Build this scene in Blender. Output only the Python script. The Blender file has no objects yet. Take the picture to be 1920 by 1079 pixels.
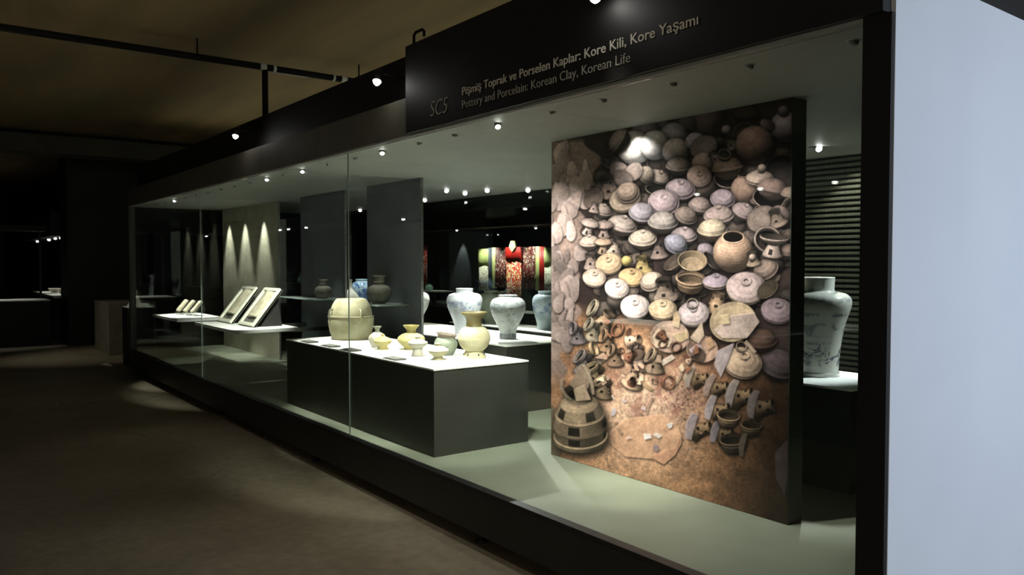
import bpy, bmesh, math, random
import numpy as np
from mathutils import Vector, Matrix
random.seed(3)
SC = bpy.context.scene
COL = SC.collection
# ================================================================ camera, world, exposure, large lights
cam_d = bpy.data.cameras.new('camera'); cam = bpy.data.objects.new('camera', cam_d); COL.objects.link(cam)
cam_d.sensor_width = 36.0; cam_d.lens = 36.0*1480/1920; cam_d.clip_end = 120; cam_d.clip_start = .02
cam.location = (0, 0, 1.6)
cam.rotation_euler = (math.radians(90-1.877), 0, math.radians(-37.3))
SC.camera = cam
SC.view_settings.view_transform = 'Standard'; SC.view_settings.look = 'None'
SC.view_settings.gamma = 1.0; SC.view_settings.use_curve_mapping = False
SC.view_settings.exposure = 0.0
SC.cycles.use_denoising = True
SC.cycles.max_bounces = 8; SC.cycles.transparent_max_bounces = 24
SC.cycles.sample_clamp_indirect = 6.0
world = bpy.data.worlds.new('dim_hall'); SC.world = world; world.use_nodes = True
bg = world.node_tree.nodes['Background']; bg.inputs[0].default_value = (1.0, .94, .80, 1); bg.inputs[1].default_value = .66
def area_light(name, loc, aim, sx, sy, power, color, spread=180):
    d = bpy.data.lights.new(name, 'AREA'); d.shape = 'RECTANGLE'; d.size = sx; d.size_y = sy; d.energy = power; d.color = color; d.spread = math.radians(spread)
    o = bpy.data.objects.new(name, d); COL.objects.link(o); o.location = loc
    o.rotation_euler = (Vector(aim)-Vector(loc)).to_track_quat('-Z', 'Y').to_euler(); return o
# cool fill light added out of view to brighten the white end wall
area_light('cool_fill_for_end_wall', (4.6, -4.2, 1.9), (3.4, 1.3, 1.5), 1.8, 2.0, 40, (.62, .78, 1.0), 70)
# unseen uplight added on the case top, for the ceiling and its glow there
area_light('ceiling_uplight_above_case', (4.0, 6.8, 2.99), (4.0, 6.8, 5), 2.2, 10.5, 16, (.95, 1.0, .74))

# ================================================================ helpers
def lin(c):
    return tuple((v/12.92 if v <= .04045 else ((v+.055)/1.055)**2.4) for v in (x/255. for x in c))
def new_mat(name):
    m = bpy.data.materials.new(name); m.use_nodes = True
    nt = m.node_tree; return m, nt, nt.nodes, nt.links, nt.nodes['Principled BSDF']
MATS = {}
def mat(name, col, rough=.6, col2=None, scale=8., bump=0., metal=0., spec=.5, emit=0., detail=5., coat=0., stretch=None, bscale=None):
    """one surface: base colour with procedural variation towards col2 and fine relief"""
    if name in MATS: return MATS[name]
    m, nt, N, L, p = new_mat(name)
    c1 = lin(col); c2 = lin(col2) if col2 else tuple(v*.82 for v in c1)
    tc = N.new('ShaderNodeTexCoord'); mp = N.new('ShaderNodeMapping'); L.new(tc.outputs['Object'], mp.inputs[0])
    if stretch: mp.inputs['Scale'].default_value = stretch
    nz = N.new('ShaderNodeTexNoise'); nz.inputs['Scale'].default_value = scale; nz.inputs['Detail'].default_value = detail
    L.new(mp.outputs[0], nz.inputs['Vector'])
    mx = N.new('ShaderNodeMix'); mx.data_type = 'RGBA'
    mx.inputs[6].default_value = (*c1, 1); mx.inputs[7].default_value = (*c2, 1)
    rp = N.new('ShaderNodeMapRange'); rp.inputs[1].default_value = .35; rp.inputs[2].default_value = .68
    L.new(nz.outputs['Fac'], rp.inputs[0]); L.new(rp.outputs[0], mx.inputs[0]); L.new(mx.outputs[2], p.inputs['Base Color'])
    p.inputs['Roughness'].default_value = rough; p.inputs['Metallic'].default_value = metal
    p.inputs['Specular IOR Level'].default_value = spec; p.inputs['Coat Weight'].default_value = coat
    if bump:
        n2 = N.new('ShaderNodeTexNoise'); n2.inputs['Scale'].default_value = bscale or scale*4; n2.inputs['Detail'].default_value = 4
        L.new(mp.outputs[0], n2.inputs['Vector'])
        b = N.new('ShaderNodeBump'); b.inputs['Strength'].default_value = bump; b.inputs['Distance'].default_value = .01
        L.new(n2.outputs['Fac'], b.inputs['Height']); L.new(b.outputs[0], p.inputs['Normal'])
    if emit:
        p.inputs['Emission Color'].default_value = (*c1, 1); p.inputs['Emission Strength'].default_value = emit
    MATS[name] = m; return m
def glass_mat(name, tint=(.93, .97, .95), rough=0.0, ior=1.45, haze=0.0):
    if name in MATS: return MATS[name]
    m, nt, N, L, p = new_mat(name); N.remove(p)
    out = N['Material Output']
    tr = N.new('ShaderNodeBsdfTransparent'); tr.inputs[0].default_value = (*tint, 1)
    gl = N.new('ShaderNodeBsdfGlossy'); gl.inputs[0].default_value = (1, 1, 1, 1); gl.inputs['Roughness'].default_value = rough
    fr = N.new('ShaderNodeFresnel'); fr.inputs['IOR'].default_value = ior
    # fresnel must see the outside index on both faces of the pane
    geo = N.new('ShaderNodeNewGeometry'); mi = N.new('ShaderNodeMix'); mi.data_type = 'FLOAT'
    mi.inputs[2].default_value = ior; mi.inputs[3].default_value = 1/ior
    L.new(geo.outputs['Backfacing'], mi.inputs[0]); 
    iv = N.new('ShaderNodeMath'); iv.operation = 'MULTIPLY'; iv.inputs[1].default_value = 1.0; L.new(mi.outputs[0], iv.inputs[0]); L.new(iv.outputs[0], fr.inputs['IOR'])
    ms = N.new('ShaderNodeMixShader'); L.new(fr.outputs[0], ms.inputs[0]); L.new(tr.outputs[0], ms.inputs[1]); L.new(gl.outputs[0], ms.inputs[2])
    if haze:
        df = N.new('ShaderNodeBsdfDiffuse'); df.inputs[0].default_value = (.8, .9, .85, 1)
        m2 = N.new('ShaderNodeMixShader'); m2.inputs[0].default_value = haze; L.new(ms.outputs[0], m2.inputs[1]); L.new(df.outputs[0], m2.inputs[2]); L.new(m2.outputs[0], out.inputs[0])
    else: L.new(ms.outputs[0], out.inputs[0])
    MATS[name] = m; return m
def emit_mat(name, col, strength):
    if name in MATS: return MATS[name]
    m, nt, N, L, p = new_mat(name); N.remove(p)
    e = N.new('ShaderNodeEmission'); e.inputs[0].default_value = (*col, 1); e.inputs[1].default_value = strength
    L.new(e.outputs[0], N['Material Output'].inputs[0]); MATS[name] = m; return m
class MB:
    """collects shapes; build() links them as ONE mesh object"""
    def __init__(s): s.v = []; s.f = []; s.sm = []
    def add(s, verts, faces, smooth=False):
        k = len(s.v); s.v += [tuple(v) for v in verts]
        s.f += [tuple(i+k for i in f) for f in faces]; s.sm += [smooth]*len(faces); return s
    def box(s, x0, x1, y0, y1, z0, z1, M=None, bev=0.0):
        if bev:
            bm = bmesh.new(); bmesh.ops.create_cube(bm, size=1)
            for v in bm.verts: v.co = Vector(((x0+x1)/2+v.co.x*(x1-x0), (y0+y1)/2+v.co.y*(y1-y0), (z0+z1)/2+v.co.z*(z1-z0)))
            bmesh.ops.bevel(bm, geom=list(bm.edges), offset=bev, segments=2, affect='EDGES', profile=.6)
            bm.verts.index_update(); vs = [v.co.copy() for v in bm.verts]; fs = [[v.index for v in f.verts] for f in bm.faces]; bm.free()
        else:
            vs = [Vector((x, y, z)) for x in (x0, x1) for y in (y0, y1) for z in (z0, z1)]
            fs = [(0, 1, 3, 2), (4, 6, 7, 5), (0, 4, 5, 1), (2, 3, 7, 6), (0, 2, 6, 4), (1, 5, 7, 3)]
        if M is not None: vs = [M @ v for v in vs]
        return s.add(vs, fs)
    def lathe(s, prof, seg=48, M=None, smooth=True, sub=4, cap=True):
        P = spline(prof, sub) if sub > 1 else prof
        n = len(P); vs = []; fs = []
        for (r, z) in P:
            for i in range(seg):
                a = 2*math.pi*i/seg; vs.append(Vector((max(r, 1e-5)*math.cos(a), max(r, 1e-5)*math.sin(a), z)))
        for j in range(n-1):
            for i in range(seg):
                i2 = (i+1) % seg; fs.append((j*seg+i, j*seg+i2, (j+1)*seg+i2, (j+1)*seg+i))
        if M is not None: vs = [M @ v for v in vs]
        return s.add(vs, fs, smooth)
    def tube(s, pts, r, seg=8):
        P = [Vector(p) for p in pts]; vs = []; fs = []
        for i, p in enumerate(P):
            t = (P[min(i+1, len(P)-1)]-P[max(i-1, 0)]).normalized()
            a = t.orthogonal().normalized() if i == 0 else (pa-t*pa.dot(t)).normalized()
            pa = a; b = t.cross(a)
            for k in range(seg):
                q = 2*math.pi*k/seg; vs.append(p+(a*math.cos(q)+b*math.sin(q))*r)
        for i in range(len(P)-1):
            for k in range(seg):
                k2 = (k+1) % seg; fs.append((i*seg+k, i*seg+k2, (i+1)*seg+k2, (i+1)*seg+k))
        fs.append(tuple(range(seg))[::-1]); fs.append(tuple(range((len(P)-1)*seg, len(P)*seg)))
        return s.add(vs, fs, True)
    def mesh(s, name):
        me = bpy.data.meshes.new(name); me.from_pydata(s.v, [], s.f); me.polygons.foreach_set('use_smooth', s.sm); me.update()
        bm = bmesh.new(); bm.from_mesh(me); bmesh.ops.recalc_face_normals(bm, faces=bm.faces); bm.to_mesh(me); bm.free(); return me
    def build(s, name, m, parent=None):
        me = s.mesh(name); me.materials.append(m); o = bpy.data.objects.new(name, me); COL.objects.link(o)
        if parent: o.parent = parent
        return o
def spline(P, sub):
    """Catmull-Rom through the profile; a repeated point keeps a corner"""
    out = []
    n = len(P)
    for i in range(n-1):
        p0, p1, p2, p3 = P[max(i-1, 0)], P[i], P[i+1], P[min(i+2, n-1)]
        if p1 == p2: continue
        for k in range(sub):
            t = k/sub
            q = [.5*(2*p1[a]+(p2[a]-p0[a])*t+(2*p0[a]-5*p1[a]+4*p2[a]-p3[a])*t*t+(3*p1[a]-p0[a]-3*p2[a]+p3[a])*t**3) for a in (0, 1)]
            out.append((max(q[0], 0), q[1]))
    out.append(P[-1]); return out
def tag(o, label, cat, group=None):
    o['label'] = label; o['category'] = cat
    if group: o['group'] = group
    return o
def thing(name, label, cat, loc=(0, 0, 0), rz=0., group=None):
    o = bpy.data.objects.new(name, None); COL.objects.link(o); o.location = loc; o.rotation_euler = (0, 0, rz); o.empty_display_size = .1
    return tag(o, label, cat, group)
def struct(name, mb, m):
    o = mb.build(name, m); o['kind'] = 'structure'; return o
def dup(root, loc=None, rz=None, label=None):
    r = root.copy(); COL.objects.link(r)
    if loc is not None: r.location = loc
    if rz is not None: r.rotation_euler = (0, 0, rz)
    if label: r['label'] = label
    for ch in list(root.children):
        c = ch.copy(); COL.objects.link(c); c.parent = r
        for g in list(ch.children):
            d = g.copy(); COL.objects.link(d); d.parent = c
    return r
# ---------------------------------------------------------------- printed picture of the pottery heap (numpy drawing)
PX0, PY0, PW, PH, SS = 1026, 170, 470, 822, 2        # drawing sheet, in its own sheet units
def blur(a, k):
    for ax in (0, 1):
        n = a.shape[ax]
        for _ in range(2):
            pad = [(0, 0)]*a.ndim; pad[ax] = (k+1, k)
            c = np.cumsum(np.pad(a, pad, mode='edge'), axis=ax)
            a = (np.take(c, range(2*k+1, 2*k+1+n), axis=ax) - np.take(c, range(0, n), axis=ax))/(2*k+1)
    return a
def vnoise(h, w, cell, rg):
    gh, gw = int(h/cell)+3, int(w/cell)+3
    g = rg.random((gh, gw)).astype(np.float32)
    y = np.arange(h)/cell; x = np.arange(w)/cell
    yi = y.astype(int); xi = x.astype(int); fy = (y-yi)[:, None]; fx = (x-xi)[None, :]
    fy = fy*fy*(3-2*fy); fx = fx*fx*(3-2*fx)
    a = g[yi][:, xi]; b = g[yi][:, xi+1]; c = g[yi+1][:, xi]; d = g[yi+1][:, xi+1]
    return (a*(1-fx)+b*fx)*(1-fy)+(c*(1-fx)+d*fx)*fy
def fbm(h, w, cell, rg, n=4):
    o = np.zeros((h, w), np.float32); amp = 1; tot = 0
    for i in range(n):
        if cell < 1.2: break
        o += amp*vnoise(h, w, cell, rg); tot += amp; amp *= .6; cell *= .5
    return o/tot
PROF = {
 'lidbowl': [(0,-.72),(.36,-.72),(.42,-.66),(.76,-.42),(.96,-.1),(1,-.02),(1.05,.0),(1.05,.07),(.97,.1),(.9,.27),(.66,.47),(.32,.58),(.17,.6),(.16,.66),(.25,.74),(.2,.77),(.1,.7),(0,.69)],
 'dome':    [(0,-.7),(.4,-.7),(.78,-.42),(.97,-.08),(1.04,-.04),(1.04,.04),(.98,.06),(.9,.3),(.7,.52),(.4,.66),(0,.72)],
 'lid':     [(.86,-.34),(.98,-.26),(.94,-.2),(1.0,-.14),(1.03,-.04),(1,.0),(.8,.16),(.5,.28),(.24,.33),(.21,.42),(.29,.5),(.24,.54),(.14,.52),(.12,.4),(0,.38)],
 'bowl':    [(0,-.62),(.4,-.6),(.78,-.36),(.98,0),(1.03,.06),(1.0,.08)],
 'shallow': [(0,-.34),(.5,-.3),(.9,-.08),(1.04,.02),(1.02,.05)],
 'cyl':     [(0,-.7),(.7,-.7),(.86,-.5),(.94,-.1),(.9,0),(1.02,.06),(1.04,.2),(.96,.24)],
 'sphere':  [(math.sin(a*.157), -math.cos(a*.157)) for a in range(0, 21)],
 'jar':     [(math.sin(a*.157), -math.cos(a*.157)) for a in range(0, 17)]+[(.5,.86),(.56,.93),(.5,.95)],
 'stand':   [(1,-1),(1.0,-.9),(.8,-.6),(.6,-.1),(.52,.4),(.62,.7)],
 'goblet':  [(.72,-1.25),(.72,-1.15),(.5,-.7),(.36,-.45),(.5,-.36),(.86,-.16),(1.02,.02),(1.04,.12),(1.0,.14)],
 'lidgob':  [(.66,-1.3),(.66,-1.2),(.46,-.8),(.34,-.5),(.5,-.4),(.86,-.2),(1.02,0),(1.02,.06),(.8,.26),(.4,.4),(.18,.43),(.22,.55),(0,.55)],
 'ring':    [(.95,-.25),(1,-.2),(1.04,.2),(.96,.24),(.9,.2),(.88,-.2),(.95,-.25)],
 'tower':   [(1.0,-1.0),(1.04,-.94),(1.04,-.8),(.98,-.76),(1.0,-.4),(1.04,-.36),(1.02,-.3),(.92,.1),(.96,.14),(.9,.2),(.72,.6),(.5,.8),(.46,.98),(.6,1.12)],
}
SLOTS = {'stand': [(.2, .42), (-.45, -.2)], 'goblet': [(-1.05, -.68)], 'tower': [(-.72, -.44), (-.26, .06), (.24, .55)], 'lidgob': [(-1.1, -.75)]}
def catmull(pts, n):
    P = np.array(pts, float); d = np.r_[0, np.cumsum(np.hypot(*np.diff(P, axis=0).T))]
    t = np.linspace(0, d[-1], n)
    return np.interp(t, d, P[:, 0]), np.interp(t, d, P[:, 1])
def draw_print():
    rg = np.random.default_rng(5)
    W, H = PW*SS, PH*SS
    X = (np.arange(W)/SS+PX0)[None, :]; Y = (np.arange(H)/SS+PY0)[:, None]
    XX = X+0*Y; YY = Y+0*X
    fine = fbm(H, W, 7, rg, 3)[..., None]; mid = fbm(H, W, 40, rg, 4)[..., None]; grit = vnoise(H, W, 2.2, rg)[..., None]
    big = fbm(H, W, 160, rg, 4)[..., None]
    img = np.ones((H, W, 3), np.float32)*np.array([48, 38, 35])*(.6+.8*mid)
    def mix(mask, col): 
        nonlocal img
        img = img*(1-mask[..., None])+np.asarray(col, np.float32)*mask[..., None]
    # ---- soil in the lower part
    soil = np.clip((YY-575-(XX-1150)*.28+40*(big[..., 0]-.5))/40, 0, 1)
    warm = np.exp(-((XX-1205)/120)**2-((YY-765)/120)**2)
    right = np.clip((XX-1310)/150, 0, 1)*np.clip((YY-600)/80, 0, 1)
    scol = np.array([172, 118, 76])*(1-warm[..., None])+np.array([250, 206, 172])*warm[..., None]
    scol = scol*(.58+.6*mid+.5*(fine-.5))*(.8+.4*grit)
    scol = scol*(1-.62*right[..., None])
    low = np.clip((YY-880-(XX-1040)*.22)/60, 0, 1)[..., None]
    scol = scol*(1-.22*low)
    img = img*(1-soil[..., None])+scol*soil[..., None]
    red = np.clip((fbm(H, W, 60, rg, 4)-.52)*7, 0, 1)*soil*np.exp(-((XX-1230)/110)**2-((YY-730)/90)**2)
    mix(red*.6, [120, 62, 48])
    crumb = np.clip((vnoise(H, W, 8, rg)-.6)*6, 0, 1)*np.exp(-((XX-1275)/55)**2-((YY-735)/55)**2)
    mix(crumb*.8, [206, 150, 132])
    crumb = np.clip((vnoise(H, W, 6, rg)-.62)*6, 0, 1)*np.exp(-((XX-1285)/50)**2-((YY-745)/45)**2)
    mix(crumb*.8, [92, 56, 58])
    # ---- earth bank on the left
    edge = 1118-np.clip(YY-270, 0, 400)*.12+14*np.sin(YY/23)+10*np.sin(YY/9)
    bank = np.clip((edge-XX)/5, 0, 1)*np.clip((YY-258)/10, 0, 1)*np.clip((735-YY)/40, 0, 1)
    bcol = np.array([168, 142, 128])*(.55+.6*mid+.3*(fine-.5))*(.9+.2*grit)
    img = img*(1-bank[..., None])+bcol*bank[..., None]
    def ell(cx, cy, rx, ry, ang, col, lightdir=(-.5, .6), hard=.16, sh=.5):
        nonlocal img
        x0, x1 = int((cx-PX0-2*max(rx, ry))*SS), int((cx-PX0+2*max(rx, ry))*SS); y0, y1 = int((cy-PY0-2*max(rx, ry))*SS), int((cy-PY0+2*max(rx, ry))*SS)
        x0, y0 = max(x0, 0), max(y0, 0)
        sx = XX[y0:y1, x0:x1]-cx; sy = -(YY[y0:y1, x0:x1]-cy); c, s = math.cos(ang), math.sin(ang)
        u = (sx*c+sy*s)/rx; v = (-sx*s+sy*c)/ry; r2 = u*u+v*v
        shd = np.clip(1.7-np.sqrt(r2)*1.15, 0, 1)*.6*(r2 > .6)
        img[y0:y1, x0:x1] *= (1-.55*shd*np.clip(1.2-r2*.5, 0, 1))[..., None]
        m = np.clip((1-r2)/hard, 0, 1)
        nz = np.sqrt(np.clip(1-r2, 0, 1)); l = np.clip(u*lightdir[0]+v*lightdir[1]+nz*.62, 0, 1)
        k = (1-sh)+sh*1.5*l
        cc = np.array(col, np.float32)*k[..., None]*(.78+.44*fine[y0:y1, x0:x1])
        img[y0:y1, x0:x1] = img[y0:y1, x0:x1]*(1-m[..., None])+cc*m[..., None]
    def round_poly(pts, it=2):
        P = np.array(pts, float)
        for _ in range(it):
            Q = np.roll(P, -1, 0); P = np.stack([P*.75+Q*.25, P*.25+Q*.75], 1).reshape(-1, 2)
        return P
    def poly(pts, col, g=(0, 0), rim=True):
        nonlocal img
        P = np.array(pts, float); x0, y0 = P.min(0)-4; x1, y1 = P.max(0)+6
        a, b = max(0, int((y0-PY0)*SS)), min(H, int((y1-PY0)*SS)); c, d = max(0, int((x0-PX0)*SS)), min(W, int((x1-PX0)*SS))
        gx, gy = XX[a:b, c:d], YY[a:b, c:d]
        def inside(ox, oy):
            m = np.zeros(gx.shape, bool); j = len(P)-1
            for i in range(len(P)):
                xi, yi = P[i]; xj, yj = P[j]
                cond = ((yi > gy-oy) != (yj > gy-oy)) & (gx-ox < (xj-xi)*(gy-oy-yi)/(yj-yi+1e-9)+xi)
                m ^= cond; j = i
            return m.astype(np.float32)
        m = inside(0, 0)
        img[a:b, c:d] *= (1-.6*blur(inside(1.5, 2.5), 3))[..., None]
        if rim:
            e = np.clip(blur(inside(-.7, -1.2), 1)-m, 0, 1)[..., None]
            img[a:b, c:d] = img[a:b, c:d]*(1-e)+np.array(col)*1.18*e
        t = ((gx-x0)/(x1-x0)*g[0]+(gy-y0)/(y1-y0)*g[1])[..., None]
        cc = np.array(col, np.float32)*(1+t)*(.72+.36*mid[a:b, c:d]+.3*(fine[a:b, c:d]-.35))
        mm = np.clip(blur(m, 1)*1.6-.3, 0, 1)[..., None]
        img[a:b, c:d] = img[a:b, c:d]*(1-mm)+cc*mm
    flakes = []
    for i in range(70):
        y = 262+rg.random()*380; xm = 1112-(y-270)*.12
        flakes.append((y, 1022+rg.random()*(xm-1022)))
    for (y, x) in sorted(flakes):
        w = 7+rg.random()*11; h = 22+rg.random()*34; lean = rg.normal(0, 4)
        pts = [(x+lean, y-h*.55), (x+lean+w*.5, y-h*(.45+.1*rg.random())), (x+w*(.7+.4*rg.random()), y-h*.1), (x+w*(.6+.5*rg.random()), y+h*.35), (x+w*.1*rg.normal(), y+h*.6), (x-w*(.6+.4*rg.random()), y+h*.3), (x-w*(.6+.4*rg.random()), y-h*.15), (x+lean-w*.4, y-h*.45)]
        c = np.array([240, 212, 200])*(.76+.36*rg.random())*(1.02 if y < 470 else .84)
        poly(round_poly(pts), c, (-.3, -.12), False)
    def pot(kind, cx, cy, r, elev=40, roll=0, col=(176, 156, 140), top=None, dark=.42, sq=1.0):
        """cx, cy: middle of the rim or shoulder; r: radius; roll: degrees, + leans right"""
        nonlocal img
        col = np.array(col, np.float32); top = col if top is None else np.array(top, np.float32)
        R = r*SS; n = int(max(50, R*3.4)); m = int(max(90, R*7.5))
        pr, pz = catmull(PROF[kind], n)
        tr, tz = np.gradient(pr), np.gradient(pz); L = np.hypot(tr, tz)+1e-9
        nr, nz = tz/L, -tr/L
        th = np.linspace(0, 2*math.pi, m, endpoint=False)
        ct, st = np.cos(th)[None, :], np.sin(th)[None, :]
        x = pr[:, None]*ct; y = pr[:, None]*st; z = pz[:, None]+0*ct
        a, b, c3 = nr[:, None]*ct, nr[:, None]*st, nz[:, None]+0*ct
        e = math.radians(elev); ce, se = math.cos(e), math.sin(e)
        up, de = z*ce+y*se, z*se-y*ce
        nu, nd = c3*ce+b*se, c3*se-b*ce
        q = -math.radians(roll); cq, sq_ = math.cos(q), math.sin(q)
        sx, sy = x*cq-up*sq_, x*sq_+up*cq
        nx, ny = a*cq-nu*sq_, a*sq_+nu*cq
        inside = nd < 0
        f = np.where(inside, -1, 1)
        lam = np.clip((nx*-.38+ny*.66+nd*.62)*f, 0, 1)
        sh = (.30+.96*lam)*(.62+.38*np.abs(nd)**.6)
        sh = np.where(inside, sh*dark, sh)
        k = np.clip((z-(-.02))/.06, 0, 1)[..., None]
        cc = (col*(1-k)+top*k)*sh[..., None]
        # throwing lines
        cc *= (1+(.035 if kind != 'sphere' else 0)*np.sin(pz*46))[:, None, None]
        if kind in ('bowl', 'shallow', 'ring', 'goblet', 'cyl', 'jar'):
            cc[-max(2, n//22):] *= 1.25
        if kind in SLOTS:
            for (z0, z1) in SLOTS[kind]:
                w = ((th*4/(2*math.pi)+.32+.5*(z0 > 0)) % 1) < .3
                zz = (pz > z0) & (pz < z1)
                cc[np.ix_(zz, w)] *= .2
        ix = np.round((cx-PX0)*SS+sx*R*sq).astype(int); iy = np.round((cy-PY0)*SS-sy*R).astype(int)
        if kind == 'jar':   # dark mouth
            rr = np.linspace(0, .47, 40)[:, None]; mx = rr*ct; my = rr*st
            u2, d2 = .9*ce+my*se, .9*se-my*ce+.02
            sx2, sy2 = mx*cq-u2*sq_, mx*sq_+u2*cq
            ix = np.r_[ix.ravel(), np.round((cx-PX0)*SS+sx2*R*sq).astype(int).ravel()]; iy = np.r_[iy.ravel(), np.round((cy-PY0)*SS-sy2*R).astype(int).ravel()]
            de = np.r_[de.ravel(), d2.ravel()]; cc = np.r_[cc.reshape(-1, 3), np.zeros((d2.size, 3))+[14, 11, 10]]
        ix, iy, de, cc = ix.ravel(), iy.ravel(), de.ravel(), cc.reshape(-1, 3)
        x0, x1, y0, y1 = ix.min()-int(R*.5)-6, ix.max()+int(R*.5)+6, iy.min()-int(R*.5)-6, iy.max()+int(R*.5)+6
        w, h = x1-x0, y1-y0
        buf = np.zeros((h, w, 3), np.float32); msk = np.zeros((h, w), np.float32)
        o = np.argsort(de); bx, by = ix[o]-x0, iy[o]-y0
        buf[by, bx] = cc[o]; msk[by, bx] = 1
        # close pin holes
        for _ in range(2):
            hole = (msk == 0)
            nb = np.zeros_like(buf); nm = np.zeros_like(msk)
            for dy, dx in ((0, 1), (0, -1), (1, 0), (-1, 0)):
                nb += np.roll(buf*msk[..., None], (dy, dx), (0, 1)); nm += np.roll(msk, (dy, dx), (0, 1))
            fill = hole & (nm >= 3)
            buf[fill] = (nb[fill]/nm[fill][:, None]); msk[fill] = 1
        k = max(2, int(R*.16))
        shd = np.roll(blur(msk, k), (int(R*.10), int(R*.06)), (0, 1))
        X0, X1, Y0, Y1 = max(x0, 0), min(x1, W), max(y0, 0), min(y1, H)
        if X1 <= X0 or Y1 <= Y0: return
        sl = (slice(Y0, Y1), slice(X0, X1)); bl = (slice(Y0-y0, Y1-y0), slice(X0-x0, X1-x0))
        img[sl] *= (1-.82*np.clip(shd[bl]*1.35, 0, 1))[..., None]
        mot = .70+.42*mid[sl]+.32*(fine[sl]-.35)+.16*(grit[sl]-.5)
        mm = blur(msk, 1)[bl][..., None]; mm = np.clip(mm*2-.9, 0, 1)
        img[sl] = img[sl]*(1-mm)+np.clip(buf[bl]*mot*1.06, 0, 255)*mm
    def vane(x0, y0, x1, y1, wd, bend, col):
        """a thick curved rim seen edge-on"""
        t = np.linspace(0, 1, 14); dx, dy = x1-x0, y1-y0; L = math.hypot(dx, dy); nx, ny = -dy/L, dx/L
        b = 4*t*(1-t)*bend; k = wd*(.45+.55*np.sin(np.pi*(.15+.75*t)))
        l = [(x0+dx*q+nx*(p-w/2), y0+dy*q+ny*(p-w/2)) for q, p, w in zip(t, b, k)]
        r = [(x0+dx*q+nx*(p+w/2), y0+dy*q+ny*(p+w/2)) for q, p, w in zip(t, b, k)]
        poly(l+r[::-1], col, (-.25, -.1))
    G, P_, T, L_, B_, BL = (170, 150, 136), (172, 150, 150), (186, 158, 122), (208, 190, 172), (150, 122, 102), (138, 138, 152)
    O = lambda x, y: (1020+.3521*x, 180+.3521*y)
    # ---- heap, back to front (o = sheet of the upper crop)
    def o(kind, x, y, r, *a, **k): pot(kind, *O(x, y), r*.3521, *a, **k)
    # random small fragments fill the gaps first
    for i in range(150):
        x, y = 1120+rg.random()*370, 235+rg.random()*350
        if y < 250-(x-1200)*.12: continue
        k = ['dome', 'lidbowl', 'bowl', 'lid', 'sphere', 'shallow'][rg.integers(6)]
        pot(k, x, y, 12+rg.random()*8, 25+rg.random()*35, rg.normal(0, 30), np.array(G)*(.34+.3*rg.random()))
    o('sphere', 870, 130, 95, 0, 0, (112, 90, 88)); o('sphere', 620, 165, 60, 0, 0, (104, 96, 104)); o('sphere', 540, 190, 75, 0, 0, (140, 130, 140)); o('sphere', 760, 150, 50, 0, 0, (96, 82, 82)); o('dome', 1080, 100, 70, 10, 0, (66, 50, 48))
    o('sphere', 690, 215, 75, 0, 0, (150, 142, 150)); o('sphere', 480, 275, 92, 10, 0, (222, 214, 205)); o('sphere', 590, 262, 80, 0, 0, (206, 200, 196)); o('sphere', 700, 295, 72, 0, 0, (202, 186, 180))
    o('dome', 400, 240, 70, 10, -60, (150, 134, 130)); o('bowl', 350, 350, 52, 40, 20, (120, 104, 100))
    o('sphere', 1285, 165, 84, 0, 0, (166, 148, 160)); o('sphere', 1275, 80, 30, 0, 0, (150, 130, 140)); o('dome', 1270, 330, 70, 30, 10, (84, 70, 66)); o('bowl', 1270, 400, 90, 70, 15, (110, 96, 88))
    o('bowl', 1060, 200, 62, 55, -50, (158, 136, 130)); o('lid', 1190, 150, 40, 40, 30, (110, 92, 96)); o('sphere', 970, 180, 26, 0, 0, (150, 132, 140)); o('stand', 990, 240, 40, 20, -30, (120, 104, 92))
    o('dome', 805, 240, 52, 55, -12, (172, 156, 172)); o('shallow', 850, 272, 72, 52, -28, (156, 136, 130), dark=.75)
    o('sphere', 1122, 262, 104, 0, 0, (160, 126, 118)); o('sphere', 850, 365, 66, 0, 0, (170, 144, 138)); o('stand', 905, 320, 36, 10, -40, (150, 130, 124))
    o('bowl', 985, 440, 78, 42, 0, (158, 138, 126), dark=.12); o('dome', 975, 385, 84, 8, -8, (146, 120, 106)); o('ring', 960, 315, 34, 50, 0, (150, 132, 124))
    o('jar', 1075, 500, 82, 10, 0, (160, 130, 112)); o('lid', 1148, 430, 72, 26, 0, (178, 156, 140)); o('sphere', 1160, 385, 24, 0, 0, (184, 166, 150))
    o('dome', 715, 375, 66, 22, 2, (138, 124, 114)); o('lid', 610, 425, 58, 30, 24, (160, 142, 128)); o('dome', 545, 420, 46, 60, 70, (150, 134, 118)); o('bowl', 590, 500, 50, 30, 10, (160, 150, 128), dark=.2)
    o('sphere', 850, 480, 62, 0, 0, (142, 120, 102)); o('lid', 826, 425, 64, 62, 10, (182, 154, 142))
    o('shallow', 400, 395, 48, 60, 20, (150, 130, 122), dark=.8); o('shallow', 475, 405, 54, 50, -50, (156, 136, 126), dark=.8); o('shallow', 405, 450, 66, 50, 12, (150, 130, 120), dark=.62); o('ring', 318, 350, 18, 70, 30, (180, 160, 150))
    o('stand', 340, 470, 60, 30, -20, (140, 118, 104)); o('shallow', 262, 545, 54, 62, -60, (158, 136, 122), dark=.62); o('lidbowl', 310, 610, 52, 30, 20, (156, 138, 128)); o('stand', 270, 590, 30, 10, 10, (170, 150, 140))
    o('lidbowl', 1140, 560, 40, 30, 0, (112, 96, 88)); o('bowl', 1200, 545, 86, 40, 4, (140, 122, 112), dark=.1); o('dome', 1215, 495, 82, 10, 12, (132, 108, 100)); o('dome', 1310, 520, 50, 20, 0, (130, 112, 98)); o('ring', 1305, 590, 50, 40, -60, (126, 110, 96))
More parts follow.
